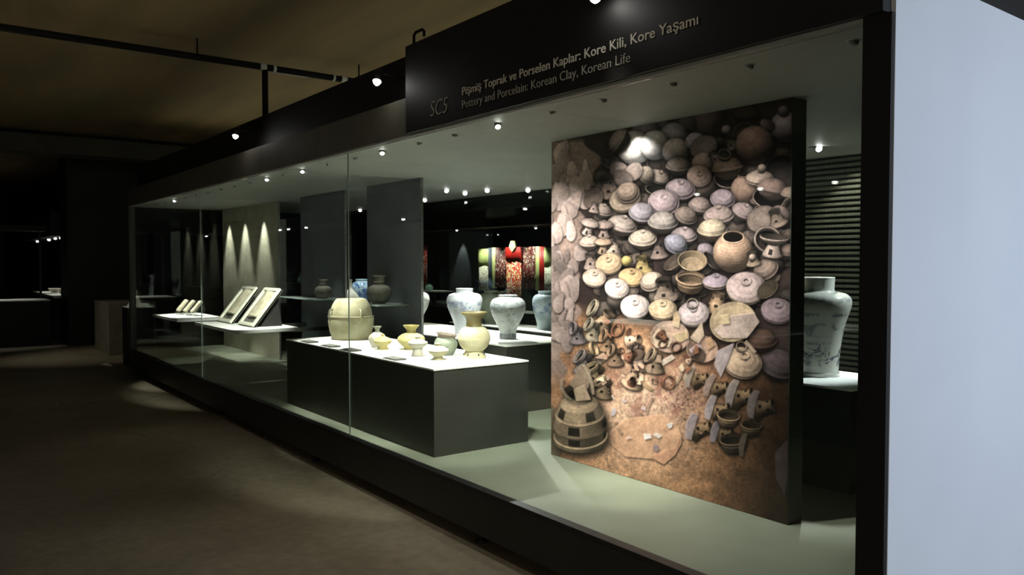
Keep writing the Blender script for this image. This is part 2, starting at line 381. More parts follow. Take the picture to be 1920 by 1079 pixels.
    o('lidbowl', 725, 500, 76, 42, 6, (156, 136, 132), (170, 150, 156)); o('lid', 430, 545, 84, 46, -20, (162, 142, 122)); o('dome', 445, 515, 60, 60, -20, (150, 128, 112))
    o('dome', 950, 550, 64, 45, 4, (150, 134, 140)); o('dome', 830, 585, 60, 32, 10, (142, 124, 118)); o('lidbowl', 636, 570, 80, 56, 4, (166, 144, 142), (176, 154, 158)); o('lidbowl', 930, 640, 78, 30, -3, (146, 128, 122))
    o('lidbowl', 1062, 615, 62, 34, 24, (134, 118, 116)); o('ring', 1140, 605, 22, 60, -20, (150, 142, 128)); o('shallow', 1160, 655, 80, 52, -32, (150, 132, 120), dark=.72); o('dome', 1260, 640, 60, 40, 60, (130, 112, 104)); o('stand', 1235, 640, 50, 20, -20, (136, 118, 104)); 
    o('dome', 520, 625, 68, 40, 8, (152, 132, 128), (156, 148, 156)); o('dome', 632, 675, 78, 26, 2, (150, 134, 122), (160, 150, 142)); o('dome', 755, 640, 60, 40, 22, (132, 116, 106)); o('lidbowl', 415, 690, 76, 26, 16, (158, 138, 124), (170, 154, 144))
    o('lidgob', 320, 690, 50, 20, 0, (150, 130, 120)); o('lidgob', 245, 680, 48, 24, 14, (176, 158, 148)); o('lidbowl', 242, 780, 54, 26, -4, (180, 162, 146)); o('stand', 250, 870, 46, 20, -8, (176, 154, 140)); o('lidgob', 315, 780, 46, 20, 0, (164, 138, 114))
    o('dome', 895, 715, 78, 24, 0, (148, 126, 108), (176, 160, 134)); o('lidbowl', 745, 745, 66, 30, 6, (150, 134, 134)); o('dome', 700, 790, 62, 50, 30, BL); o('stand', 610, 810, 50, 14, -6, (136, 118, 108))
    o('stand', 385, 805, 46, 22, 16, (190, 170, 150)); o('lidbowl', 524, 765, 72, 30, 0, (160, 144, 126), (196, 180, 160)); o('lid', 345, 890, 70, 50, -10, (188, 160, 124)); o('stand', 522, 890, 52, 18, -6, (206, 180, 112))
    o('sphere', 440, 880, 30, 0, 0, (214, 190, 110)); o('dome', 1180, 930, 70, 40, -30, (128, 110, 98)); o('dome', 1290, 830, 60, 20, 10, (110, 92, 84))
    o('ring', 1190, 770, 72, 66, 20, (150, 134, 124)); o('goblet', 1225, 760, 76, 14, 6, (164, 146, 134), dark=.3); o('dome', 865, 840, 60, 40, 56, (134, 122, 128)); o('shallow', 890, 880, 60, 20, 50, (150, 134, 126))
    o('jar', 1006, 835, 108, 34, 0, (186, 152, 124)); o('stand', 1110, 860, 40, 20, -10, (150, 132, 110))
    o('bowl', 690, 885, 60, 30, -40, (150, 130, 112), dark=.5); o('bowl', 790, 880, 76, 44, 4, (178, 152, 118), dark=.82); o('cyl', 780, 985, 78, 28, 4, (168, 138, 108), dark=.7)
    o('lid', 466, 960, 68, 40, 6, (206, 168, 118)); o('lid', 268, 965, 62, 46, 6, (208, 186, 164)); o('lid', 388, 1022, 64, 52, 14, (222, 206, 196))
    o('dome', 572, 990, 60, 50, -30, (176, 156, 140)); o('stand', 640, 1020, 66, 30, -10, (170, 148, 130)); o('lid', 915, 985, 70, 28, 0, (160, 140, 128), (164, 148, 160)); o('stand', 915, 1070, 40, 10, 0, (176, 144, 112))
    o('sphere', 1110, 860, 20); o('lid', 1076, 1018, 104, 52, 2, (178, 160, 140), (172, 152, 148)); o('shallow', 1190, 1030, 60, 40, -40, (140, 124, 100))
    # ---- lower part (b = sheet of the lower crop)
    def b(kind, x, y, r, *a, **k): pot(kind, 1020+.4633*x, 500+.4633*y, r*.4633, *a, **k)
    B = lambda x, y: (1020+.4633*x, 500+.4633*y)
    def bp(pts, col, *a): poly([B(*p) for p in pts], col, *a)
    b('stand', 250, 215, 45, 20, 30, (150, 126, 96)); b('ring', 197, 168, 36, 20, -62, (206, 190, 160)); 
    b('lid', 368, 160, 58, 54, 2, (196, 180, 172), (206, 192, 188)); b('stand', 705, 140, 46, 12, 4, (184, 150, 116)); b('lid', 480, 170, 56, 44, 0, (190, 166, 132)); b('lid', 605, 188, 62, 52, -4, (188, 166, 150), (188, 172, 172)); b('ring', 600, 150, 22, 60, 0, L_)
    b('lid', 945, 175, 66, 46, 8, (124, 108, 112)); b('dome', 950, 400, 76, 40, 20, (84, 72, 74)); b('dome', 880, 300, 60, 30, 0, (84, 62, 52))
    b('shallow', 765, 225, 92, 58, -12, (208, 184, 144), dark=.95); bp([(690,260),(760,200),(850,190),(872,225),(820,290),(720,290)], (206, 184, 170), (-.2, .1)); bp([(715,200),(745,195),(752,230),(722,236)], (220, 196, 150))
    b('shallow', 510, 285, 76, 56, 6, (208, 172, 148), dark=.9); bp([(440,285),(465,255),(520,300),(505,325),(452,330)], (206, 182, 152)); bp([(520,275),(580,262),(584,290),(545,310)], (214, 188, 140)); bp([(540,180),(552,210),(545,250),(520,240),(525,200)], (210, 180, 140))
    b('shallow', 640, 335, 62, 60, 10, (206, 166, 140), dark=.85); bp([(588,340),(628,310),(652,350),(625,385)], (216, 188, 192)); bp([(592,290),(640,228),(648,280),(625,312)], (214, 190, 160)); bp([(655,300),(675,285),(690,320),(662,340)], (206, 160, 120))
    b('lid', 805, 385, 78, 48, 16, (200, 172, 142)); bp([(690,400),(700,345),(770,312),(745,380),(715,450)], (204, 188, 190), (-.2, .1)); b('ring', 798, 325, 22, 60, 30, (196, 172, 146)); bp([(820,300),(860,345),(850,352),(812,312)], (190, 166, 140))
    # rims lying on their side, right
    for (x0, y0, x1, y1, w, be, c, br) in ((605,405,580,490,26,8,L_,1),(690,440,655,525,26,8,(206,176,160),.95),(780,462,748,572,34,10,(204,190,182),.95),(862,505,838,615,32,10,(182,164,160),.8),(690,525,662,620,30,6,(206,192,196),1),(612,598,585,700,36,6,(204,184,190),.98),(705,630,682,712,28,4,(190,178,188),.85)):
        a1, a2 = B((x0+x1)/2+46, (y0+y1)/2+10)
        pot('stand', a1, a2, (y1-y0)*.42*.4633, 16, 78, np.array([158, 128, 92])*br)
        vane(*B(x0, y0), *B(x1, y1), w*.4633, be*.4633, np.array(c)*br)
    b('cyl', 745, 610, 46, 30, 8, (168, 140, 104)); b('cyl', 838, 650, 42, 24, 6, (120, 100, 72)); b('cyl', 765, 710, 54, 26, -4, (112, 92, 70)); vane(*B(815, 680), *B(800, 770), 10, 3, (124, 108, 92))
    # rims on the left
    for (cx, cy, r, rl, c) in ((180,235,38,-60,(204,190,158)),(118,250,34,-80,(170,156,160)),(200,335,40,70,(196,166,122)),(240,280,36,-70,(190,150,108)),(360,325,38,-66,(214,180,160)),(270,340,34,-74,(206,166,130)),(430,360,42,-58,(206,176,140)),(145,365,42,-52,(178,166,158)),(190,410,44,-30,(188,164,120)),(225,465,40,-40,(196,166,128))):
        b('stand', cx+20, cy+24, r, 18, rl*.4+30, np.array(c)*.72); b('ring', cx, cy, r*.8, 22, rl, c)
    b('stand', 370, 440, 46, 30, 24, (224, 182, 146)); bp([(475,385),(520,358),(530,372),(480,402)], (224, 206, 186)); vane(*B(560, 395), *B(520, 490), 5, -5, (222, 184, 150)); vane(*B(440, 530), *B(410, 630), 6, 4, (220, 174, 148))
    vane(*B(395, 450), *B(440, 500), 8, 4, (214, 176, 130))
    # broken rims and crumbs scattered over the soil
    for i in range(46):
        x, y = 1120+rg.random()*190, 600+rg.random()*120
        if y < 585+(x-1120)*.35: continue
        k = .75+.5*rg.random(); c = np.array([226, 184, 152])*k if rg.random() < .6 else np.array([150, 96, 70])*k
        if rg.random() < .45: pot(['ring', 'stand', 'shallow'][rg.integers(3)], x, y, 6+rg.random()*8, 20+rg.random()*40, rg.normal(0, 70), np.clip(c, 0, 255))
        else:
            r = 4+rg.random()*9; a = np.sort(rg.random(6))*6.28
            poly([(x+r*math.cos(t)*(.5+.6*rg.random()), y+r*math.sin(t)*(.4+.5*rg.random())) for t in a], np.clip(c, 0, 255))
    for i in range(120):
        x, y = 1130+rg.random()*190, 690+rg.random()*190; r = 1+rg.random()*3.2; a = np.sort(rg.random(5))*6.28
        poly([(x+r*math.cos(t), y+r*math.sin(t)*.7) for t in a], np.clip(np.array([220, 170, 138])*(.55+.6*rg.random()), 0, 255), (0, 0), False)
    # plate of earth with stones
    bp([(250,690),(330,620),(480,600),(545,650),(558,700),(530,760),(480,800),(440,780),(330,770),(280,730)], (222, 170, 132), (.1, -.1)); bp([(430,770),(530,735),(555,680),(558,712),(530,765),(484,802)], (206, 150, 116))
    for (x, y, r, c) in ((420, 690, 20, (250, 242, 240)), (460, 685, 15, (246, 236, 232)), (508, 640, 18, (236, 228, 232)), (455, 735, 17, (150, 128, 132)), (280, 590, 20, (196, 182, 190)), (405, 575, 12, (206, 186, 186)), (325, 545, 10, (206, 190, 196)), (275, 535, 12, (220, 200, 190)), (300, 670, 18, (170, 136, 112)), (595, 743, 6, (206, 196, 196)), (345, 700, 14, (224, 190, 176))):
        k = [(x+r*(.55+.6*rg.random())*math.cos(t), y+r*(.5+.5*rg.random())*math.sin(t)) for t in np.sort(rg.random(7))*6.28]
        bp(k, c)
    # perforated stand in the left corner
    bp([(25,560),(70,600),(85,700),(60,770),(25,770)], (120, 104, 80)); b('tower', 145, 610, 108, 30, -2, (178, 154, 122), dark=.35, sq=.98); bp([(105,480),(150,395),(190,420),(180,490),(150,520)], (150, 130, 108)); bp([(120,500),(165,480),(190,540),(130,545)], (186, 162, 132)); vane(*B(160, 400), *B(200, 520), 6, -4, (200, 180, 146)); vane(*B(75, 455), *B(110, 540), 6, 8, (176, 156, 128))
    bp([(935,760),(985,705),(990,830),(975,930),(940,860)], (104, 88, 84), (-.2, 0))
    # ---- grade: darker top and lower right, partly lamp fall-off put into the ink
    img = np.clip(img, 0, 255)
    dk = np.clip((XX-1330)/160, 0, 1)*np.clip((YY-640)/120, 0, 1)
    img *= (1-.45*dk)[..., None]
    tp = np.clip((262-(XX-1150)*.1-YY)/60, 0, 1)
    img *= (1-.4*tp)[..., None]
    g = np.clip(img/255, 0, 1); lum = g.mean(-1, keepdims=True); g = (g*.85+lum*.15)*np.array([1.03, .985, .975]); img = 255*np.clip(.012+g*1.0, 0, 1)**.93
    img += (rg.random((H, W, 1))-.5)*14
    img = img.reshape(PH, SS, PW, SS, 3).mean((1, 3))
    return np.clip(img, 3, 250)/255.
# ================================================================ materials
M_case_black = mat('black lacquered board', (24, 24, 23), .42, (17, 17, 16), 3)
M_plinth = mat('dark plinth laminate', (44, 43, 40), .5, (36, 35, 33), 4)
M_fascia = mat('charcoal fascia', (98, 95, 84), .6, (88, 85, 75), 5)
M_header = mat('black header board', (16, 16, 15), .6, (12, 12, 11), 3)
M_deck = mat('pale grey green deck', (116, 121, 103), .55, (106, 111, 94), 3, .06)
M_soffit = mat('grey soffit board', (150, 152, 146), .6, (142, 144, 138), 2)
M_ped = mat('dark grey pedestal side', (56, 58, 51), .55, (48, 50, 44), 3, .05)
M_top = mat('white pedestal top', (246, 247, 240), .5, (238, 240, 232), 2)
M_divider = mat('slate grey divider', (102, 105, 110), .55, (90, 93, 98), 3)
M_beige = mat('beige plaster divider', (176, 172, 152), .7, (160, 156, 136), 6, .1)
M_end = mat('white painted end wall', (214, 216, 222), .6, (206, 208, 216), 1.2, .02)
M_post = mat('black steel post', (14, 14, 14), .5, (10, 10, 10), 4)
M_metal = mat('brushed steel', (150, 150, 148), .35, (120, 120, 118), 30, metal=.9)
M_darkmetal = mat('dark painted steel', (34, 33, 31), .5, (26, 25, 24), 10)
M_glass = glass_mat('clear pane')
M_shelf = glass_mat('shelf glass', (.8, .92, .86), .05, 1.5, .28)
M_seal = mat('pale silicone joint', (150, 160, 152), .4, (134, 146, 138), 20)
M_lit = emit_mat('lit lamp lens', (1, .98, .92), 45)
M_lit_dim = emit_mat('lit small lamp', (1, .97, .9), 16)
M_off = mat('unlit lamp lens', (120, 120, 116), .2, (90, 90, 88), 30, metal=.4)
M_dark = mat('dark hall wall', (30, 29, 27), .85, (22, 22, 20), 1.5, .1)

# ================================================================ floor, ceiling, walls
def floor_material():
    m, nt, N, L, p = new_mat('worn concrete floor')
    tc = N.new('ShaderNodeTexCoord')
    n1 = N.new('ShaderNodeTexNoise'); n1.inputs['Scale'].default_value = .55; n1.inputs['Detail'].default_value = 6; n1.inputs['Roughness'].default_value = .6
    n2 = N.new('ShaderNodeTexNoise'); n2.inputs['Scale'].default_value = 14; n2.inputs['Detail'].default_value = 6
    L.new(tc.outputs['Object'], n1.inputs['Vector']); L.new(tc.outputs['Object'], n2.inputs['Vector'])
    cr = N.new('ShaderNodeValToRGB'); e = cr.color_ramp.elements
    e[0].position = .32; e[0].color = (*lin((118, 108, 90)), 1); e[1].position = .7; e[1].color = (*lin((158, 148, 126)), 1)
    a = e.new(.5); a.color = (*lin((140, 128, 108)), 1)
    L.new(n1.outputs['Fac'], cr.inputs[0])
    mx = N.new('ShaderNodeMix'); mx.data_type = 'RGBA'; mx.blend_type = 'OVERLAY'; mx.inputs[0].default_value = .35
    L.new(cr.outputs[0], mx.inputs[6]); L.new(n2.outputs['Fac'], mx.inputs[7])
    # cracks: warped cell borders, broken up by noise
    wn = N.new('ShaderNodeTexNoise'); wn.inputs['Scale'].default_value = 1.3; wn.inputs['Detail'].default_value = 5; L.new(tc.outputs['Object'], wn.inputs['Vector'])
    va = N.new('ShaderNodeVectorMath'); va.operation = 'SCALE'; va.inputs[3].default_value = .8; L.new(wn.outputs['Color'], va.inputs[0])
    vb = N.new('ShaderNodeVectorMath'); vb.operation = 'ADD'; L.new(tc.outputs['Object'], vb.inputs[0]); L.new(va.outputs[0], vb.inputs[1])
    vo = N.new('ShaderNodeTexVoronoi'); vo.feature = 'DISTANCE_TO_EDGE'; vo.inputs['Scale'].default_value = .42; L.new(vb.outputs[0], vo.inputs['Vector'])
    mr = N.new('ShaderNodeMapRange'); mr.inputs[1].default_value = .0; mr.inputs[2].default_value = .006; mr.inputs[3].default_value = 1; mr.inputs[4].default_value = 0; L.new(vo.outputs['Distance'], mr.inputs[0])
    gate = N.new('ShaderNodeMapRange'); gate.inputs[1].default_value = .48; gate.inputs[2].default_value = .6; L.new(n1.outputs['Fac'], gate.inputs[0])
    mu = N.new('ShaderNodeMath'); mu.operation = 'MULTIPLY'; L.new(mr.outputs[0], mu.inputs[0]); L.new(gate.outputs[0], mu.inputs[1])
    m2 = N.new('ShaderNodeMix'); m2.data_type = 'RGBA'; m2.inputs[7].default_value = (*lin((62, 56, 46)), 1)
    sc = N.new('ShaderNodeMath'); sc.operation = 'MULTIPLY'; sc.inputs[1].default_value = .75; L.new(mu.outputs[0], sc.inputs[0])
    L.new(sc.outputs[0], m2.inputs[0]); L.new(mx.outputs[2], m2.inputs[6]); L.new(m2.outputs[2], p.inputs['Base Color'])
    p.inputs['Roughness'].default_value = .62; p.inputs['Specular IOR Level'].default_value = .3
    b = N.new('ShaderNodeBump'); b.inputs['Strength'].default_value = .15; b.inputs['Distance'].default_value = .01; L.new(n2.outputs['Fac'], b.inputs['Height']); L.new(b.outputs[0], p.inputs['Normal'])
    return m
struct('floor', MB().box(-9, 14, -5, 34, -.2, 0), floor_material())
M_ceil = mat('stained brown ceiling boards', (150, 124, 84), .8, (118, 102, 68), 1.1, .1, detail=8, stretch=(2.2, .35, 1), bscale=9)
struct('ceiling', MB().box(-9, 14, -5, 34, 3.62, 3.8), M_ceil)
struct('wall_left', MB().box(-6.3, -6, 2.5, 34, 0, 3.62), M_dark)
struct('wall_far', MB().box(-6, 14, 33.6, 34, 0, 3.62), M_dark)
struct('wall_right', MB().box(11.6, 11.9, -5, 34, 0, 3.62), M_dark)
struct('trim_1', MB().box(-6, 11.6, 14.05, 14.55, 3.28, 3.62), mat('dark ceiling beam', (66, 62, 46), .8, (52, 50, 38), 3))
struct('wall_hall_end', MB().box(-6, 2.1, 26, 26.3, 0, 3.62), M_dark)

# ================================================================ the glazed display case
case = thing('display_case', 'long black glazed museum display case with lit grey interior and sign band', 'display case', (2.5, 1.3, 0))
def cp(mb, name, m, parent=None):            # part built in world coordinates
    o = mb.build(name, m, parent or case)
    o.matrix_parent_inverse = Matrix.Identity(4)
    o.location = -Vector(case.location) if parent is None else (0, 0, 0)
    return o
Y0, Y1, X0, X1, ZB, ZS = 1.30, 12.36, 2.50, 5.50, .32, 2.40
cp(MB().box(X0, X1, 1.384, Y1, .07, .30), 'plinth', M_plinth)
cp(MB().box(X0+.0, X0+.06, 1.335, Y1, .3, .325, bev=.004), 'glazing_channel', M_darkmetal)
cp(MB().box(2.72, 5.3, 1.5, Y1-.2, .0, .07), 'toe_kick', M_post)
for y in (2.2, 3.65, 5.95, 8.4, 10.8):
    cp(MB().lathe([(.0, 0), (.035, 0), (.035, .012), (.018, .016), (.018, .07)], 14, Matrix.Translation((2.56, y, 0)), sub=1), 'foot', M_post)
cp(MB().box(X0+.06, X1, 1.335, Y1, .30, ZB), 'deck', M_deck)
cp(MB().box(X0+.002, X1, 1.335, Y1, ZS-.015, ZS-.002), 'soffit', M_soffit)
cp(MB().box(2.62, X1-.05, 1.32, Y1-.02, ZS-.002, 2.95), 'header', M_header)
cp(MB().box(X0, X0+.09, Y0+.002, Y1, ZS-.002, 2.63, bev=.003), 'fascia', M_fascia)
sign = cp(MB().box(X0-.03, X0+.1, Y0, 4.335, ZS-.002, 2.935, bev=.002), 'sign_board', M_header)
cp(MB().box(X0, X0+.08, 1.287, 1.383, 0.0, ZS-.002), 'corner_post', M_post)
cp(MB().box(X0+.02, X1, 1.284, 1.302, 0, 2.555), 'end_panel', M_end)
cp(MB().box(X0+.1, X1, 1.302, 1.335, 0, ZS-.0155), 'end_lining', M_header)
cp(MB().box(X0-.002, X0+.08, Y1-.03, Y1+.04, .0, ZS), 'far_corner_post', M_plinth)
JO = [1.383, 5.30, 8.98, Y1-.03]
for i in range(3):
    g = cp(MB().box(2.535, 2.547, JO[i]+.0026, JO[i+1]-.0026, .32, ZS-.0155), 'front_pane', M_glass)
    if i < 2: cp(MB().box(2.537, 2.545, JO[i+1]-.0025, JO[i+1]+.0025, .325, ZS-.0155), 'edge_joint', M_seal, g).location = (0, 0, 0)
for i, (a, b) in enumerate(((1.36, 5.0), (5.01, 8.7), (8.71, Y1-.03))):
    cp(MB().box(5.46, 5.472, a, b, .32, ZS-.0155), 'back_pane', M_glass)
cp(MB().box(2.6, 5.45, Y1-.03, Y1-.018, .32, ZS-.0155), 'side_pane', M_glass)
for (a, b, m) in ((6.40, 7.49, M_divider), (8.03, 9.25, M_divider), (10.0, 12.28, M_beige)):
    cp(MB().box(3.80, 3.83, a, b, ZB, ZS-.0155, bev=.003), 'divider_panel', m)
    cp(MB().box(3.803, 3.827, a-.006, a-.0005, ZB, ZS-.0155), 'lit_edge_strip', M_metal)  # bright strip stands in for light catching the divider's near edge
# lettering of the sign band
M_letter = mat('pale grey lettering', (236, 230, 214), .6, (226, 220, 204), 10)
M_letter2 = mat('dim grey lettering', (196, 192, 180), .6, (188, 184, 172), 10)
def lettering(txt, y_left, z, height, width, bold, shear, m):
    c = bpy.data.curves.new('lettering', 'FONT'); c.body = txt; c.size = 1; c.offset = bold; c.shear = shear; c.extrude = .02; c.resolution_u = 4
    t = bpy.data.objects.new('t', c); COL.objects.link(t); bpy.context.view_layer.update()
    me = bpy.data.meshes.new_from_object(t.evaluated_get(bpy.context.evaluated_depsgraph_get())); COL.objects.unlink(t); bpy.data.objects.remove(t)
    v = np.array([w.co[:] for w in me.vertices]); x0, x1 = v[:, 0].min(), v[:, 0].max()
    sx = width/(x1-x0); sz = height/.729
    # one object per word: cut where the horizontal gap is as wide as a space
    faces = [tuple(p.vertices) for p in me.polygons]
    iv = sorted((min(v[i, 0] for i in f), max(v[i, 0] for i in f), k) for k, f in enumerate(faces))
    words, end = [[]], None
    for a, e, k in iv:
        if end is not None and a-end > .14: words.append([])
        words[-1].append(k); end = e if end is None else max(end, e)
    for wd in words:
        ids = sorted({i for k in wd for i in faces[k]}); mp_ = {q: n for n, q in enumerate(ids)}
        vs = [(X0-.0305-.0015*(v[i, 2] > 0), y_left-(v[i, 0]-x0)*sx, z+v[i, 1]*sz) for i in ids]
        nm = bpy.data.meshes.new('word'); nm.from_pydata(vs, [], [[mp_[i] for i in faces[k]] for k in wd]); nm.materials.append(m)
        o = bpy.data.objects.new('word', nm); COL.objects.link(o); o.parent = sign
lettering('Pişmiş Toprak ve Porselen Kaplar: Kore Kili, Kore Yaşamı', 3.70, 2.529, .046, 1.66, .005, 0, M_letter)
lettering('Pottery and Porcelain: Korean Clay, Korean Life', 3.70, 2.456, .046, 1.294, -.008, 0, M_letter2)
lettering('SC5', 4.04, 2.458, .095, .19, -.018, .22, M_letter2)

# ================================================================ mural panel
mural = thing('mural_panel', 'tall printed photo panel of a heap of grey clay pots in an earth pit', 'mural panel', (3.36, 3.1, ZB))
MX, MY0, MY1, MZ0, MZ1 = 3.36, 2.205, 3.985, ZB+.002, ZS-.016
def mp(mb, name, m):
    o = mb.build(name, m, mural); o.location = -Vector(mural.location); return o
mp(MB().box(MX+.002, MX+.12, MY0, MY1, ZB, ZS-.0155), 'panel_body', mat('grey green panel side', (70, 76, 68), .5, (60, 66, 58), 3))
def make_print():
    pic = draw_print()
    nx, nz = 460, 700
    yy = np.linspace(MY1-.003, MY0+.003, nx); zz = np.linspace(MZ1, MZ0, nz)
    Yg, Zg = np.meshgrid(yy, zz)
    # the sheet was drawn with the perspective of a slanted view: undo it (plane-to-plane mapping)
    cy, sy = math.cos(math.radians(37.3)), math.sin(math.radians(37.3)); cpi, spi = math.cos(math.radians(1.877)), math.sin(math.radians(1.877))
    a = MX*cy-Yg*sy; f0 = MX*sy+Yg*cy; h = Zg-1.6
    f = f0*cpi-h*spi; u = h*cpi+f0*spi
    sx = 960+1480*a/f-PX0-.5; sv = 539.5-1480*u/f-PY0-.5
    sx = np.clip(sx, 0, PW-1.01); sv = np.clip(sv, 0, PH-1.01)
    xi, yi = sx.astype(int), sv.astype(int); fx, fy = (sx-xi)[..., None], (sv-yi)[..., None]
    c = (pic[yi, xi]*(1-fx)+pic[yi, xi+1]*fx)*(1-fy)+(pic[yi+1, xi]*(1-fx)+pic[yi+1, xi+1]*fx)*fy
    c = np.where(c <= .04045, c/12.92, ((c+.055)/1.055)**2.4)
    co = np.stack([np.full_like(Yg, MX), Yg, Zg], -1).reshape(-1, 3).astype(np.float32)
    idx = np.arange(nx*nz).reshape(nz, nx)
    q = np.stack([idx[:-1, :-1], idx[:-1, 1:], idx[1:, 1:], idx[1:, :-1]], -1).reshape(-1, 4)[:, ::-1]
    me = bpy.data.meshes.new('print'); me.vertices.add(len(co)); me.vertices.foreach_set('co', co.ravel())
    me.loops.add(q.size); me.loops.foreach_set('vertex_index', q.ravel().astype(np.int32))
    me.polygons.add(len(q)); me.polygons.foreach_set('loop_start', np.arange(0, q.size, 4, dtype=np.int32)); me.polygons.foreach_set('loop_total', np.full(len(q), 4, np.int32))
    me.update(calc_edges=True)
    at = me.color_attributes.new('ink', 'FLOAT_COLOR', 'POINT')
    at.data.foreach_set('color', np.concatenate([c.reshape(-1, 3), np.ones((nx*nz, 1))], 1).astype(np.float32).ravel())
    m, nt, N, L, p = new_mat('printed photograph')
    v = N.new('ShaderNodeVertexColor'); v.layer_name = 'ink'; L.new(v.outputs[0], p.inputs['Base Color'])
    p.inputs['Roughness'].default_value = .32; p.inputs['Specular IOR Level'].default_value = .35
    me.materials.append(m); o = bpy.data.objects.new('print', me); COL.objects.link(o); o.parent = mural; o.location = -Vector(mural.location)
make_print()

# ================================================================ pedestals and shelves inside the case
def pedestal(x0, x1, y0, y1, z, label, zb=ZB, side=None):
    t = thing('pedestal', label, 'pedestal', (x0, y0, zb))
    o = MB().box(.004, x1-x0-.004, .004, y1-y0-.004, 0, z-zb-.012).build('body', side or M_ped, t)
    o = MB().box(0, x1-x0, 0, y1-y0, z-zb-.012, z-zb, bev=.002).build('top_board', M_top, t)
    return t
pedestal(2.69, 3.48, 4.37, 6.9, .90, 'long dark pedestal with glaring white top holding the row of small clay pots')
pedestal(3.93, 4.72, 5.235, 7.80, .90, 'white-topped pedestal behind, carrying the white porcelain vases')
pedestal(4.98, 5.43, 5.2, 7.75, .90, 'narrow pale-topped pedestal along the back glass under two dim jars')
pedestal(4.075, 4.72, 2.29, 3.2, .90, 'white-topped dark pedestal under the tall vase beside the mural')
def wall_shelf(x0, x1, y0, y1, z, xw, label):
    t = thing('display_shelf', label, 'shelf', (x0, y0, z))
    MB().box(0, x1-x0, 0, y1-y0, -.035, 0, bev=.002).build('shelf_board', M_top, t)
    for y in (.25, .75):
        yy = (y1-y0)*y
        MB().box(x1-x0-.1, xw-x0, yy-.015, yy+.015, -.075, -.035).build('bracket', M_darkmetal, t)
    return t
wall_shelf(2.60, 3.29, 8.03, 9.47, .90, 3.98, 'white cantilevered shelf under the two slanted tablets')
wall_shelf(2.56, 3.13, 10.07, 11.3, .90, 3.81, 'white cantilevered shelf under the three small tiles')
for (y0, y1, lab) in ((6.60, 7.45, 'glass shelf under the larger dark jar behind the barrel jar'), (8.05, 9.05, 'glass shelf under the smaller dark jar left of the barrel jar')):
    t = thing('glass_shelf', lab, 'shelf', (3.45, y0, 1.18))
    MB().box(0, .35, 0, y1-y0, 0, .012, bev=.002).build('shelf_pane', M_shelf, t)
    for y in (.12, .5, .88):
        MB().box(.26, .35, (y1-y0)*y-.008, (y1-y0)*y+.008, -.014, 0).build('clip', M_metal, t)

# ================================================================ vessels
M_clay = mat('pale buff stoneware', (214, 206, 170), .7, (188, 178, 138), 12, .25, bscale=60)
M_clay_y = mat('yellowish stoneware', (206, 194, 138), .65, (178, 162, 104), 10, .2, bscale=50)
M_clay_w = mat('chalky white stoneware', (226, 220, 204), .7, (206, 198, 178), 14, .2, bscale=60)
M_clay_g = mat('grey green stoneware', (150, 156, 138), .6, (122, 130, 114), 9, .2, bscale=50)
M_clay_d = mat('dark grey stoneware', (118, 116, 104), .65, (96, 94, 84), 14, .2, bscale=50)
M_clay_b = mat('brown collar slip', (128, 112, 98), .6, (108, 96, 84), 18, .2, bscale=50)
M_olive = mat('olive ash glaze', (150, 140, 84), .4, (122, 112, 64), 14, .1, bscale=50)
M_olive_d = mat('brown olive glaze', (124, 112, 72), .45, (98, 88, 54), 14, .1, bscale=50)
M_jar = mat('weathered barrel clay', (206, 198, 166), .75, (172, 164, 128), 9, .3, bscale=40)
M_hole = mat('dark opening', (30, 28, 24), .9)
def porcelain(name, base, blue, amount, bands, scale=7.):
    """glazed white ware with cobalt brushwork between the bands (z in metres)"""
    m, nt, N, L, p = new_mat(name)
    tc = N.new('ShaderNodeTexCoord'); sp = N.new('ShaderNodeSeparateXYZ'); L.new(tc.outputs['Object'], sp.inputs[0])
    n1 = N.new('ShaderNodeTexNoise'); n1.inputs['Scale'].default_value = scale; n1.inputs['Detail'].default_value = 7; n1.inputs['Roughness'].default_value = .7; n1.inputs['Distortion'].default_value = 1.6
    L.new(tc.outputs['Object'], n1.inputs['Vector'])
    r1 = N.new('ShaderNodeMapRange'); r1.inputs[1].default_value = .49; r1.inputs[2].default_value = .56; L.new(n1.outputs['Fac'], r1.inputs[0])
    acc = None
    for (z0, z1, k) in bands:
        a = N.new('ShaderNodeMapRange'); a.inputs[1].default_value = z0; a.inputs[2].default_value = z0+.02; L.new(sp.outputs[2], a.inputs[0])
        b = N.new('ShaderNodeMapRange'); b.inputs[1].default_value = z1; b.inputs[2].default_value = z1-.02; L.new(sp.outputs[2], b.inputs[0])
        c = N.new('ShaderNodeMath'); c.operation = 'MULTIPLY'; L.new(a.outputs[0], c.inputs[0]); L.new(b.outputs[0], c.inputs[1])
        d = N.new('ShaderNodeMath'); d.operation = 'MULTIPLY'; d.inputs[1].default_value = k; L.new(c.outputs[0], d.inputs[0])
        if acc is None: acc = d
        else:
            e = N.new('ShaderNodeMath'); e.operation = 'MAXIMUM'; L.new(acc.outputs[0], e.inputs[0]); L.new(d.outputs[0], e.inputs[1]); acc = e
    f = N.new('ShaderNodeMath'); f.operation = 'MULTIPLY'; L.new(acc.outputs[0], f.inputs[0]); L.new(r1.outputs[0], f.inputs[1])
    g = N.new('ShaderNodeMath'); g.operation = 'MULTIPLY'; g.inputs[1].default_value = amount; L.new(f.outputs[0], g.inputs[0])
    mx = N.new('ShaderNodeMix'); mx.data_type = 'RGBA'; mx.inputs[6].default_value = (*lin(base), 1); mx.inputs[7].default_value = (*lin(blue), 1)
    L.new(g.outputs[0], mx.inputs[0]); L.new(mx.outputs[2], p.inputs['Base Color'])
    p.inputs['Roughness'].default_value = .18; p.inputs['Coat Weight'].default_value = .3
    return m
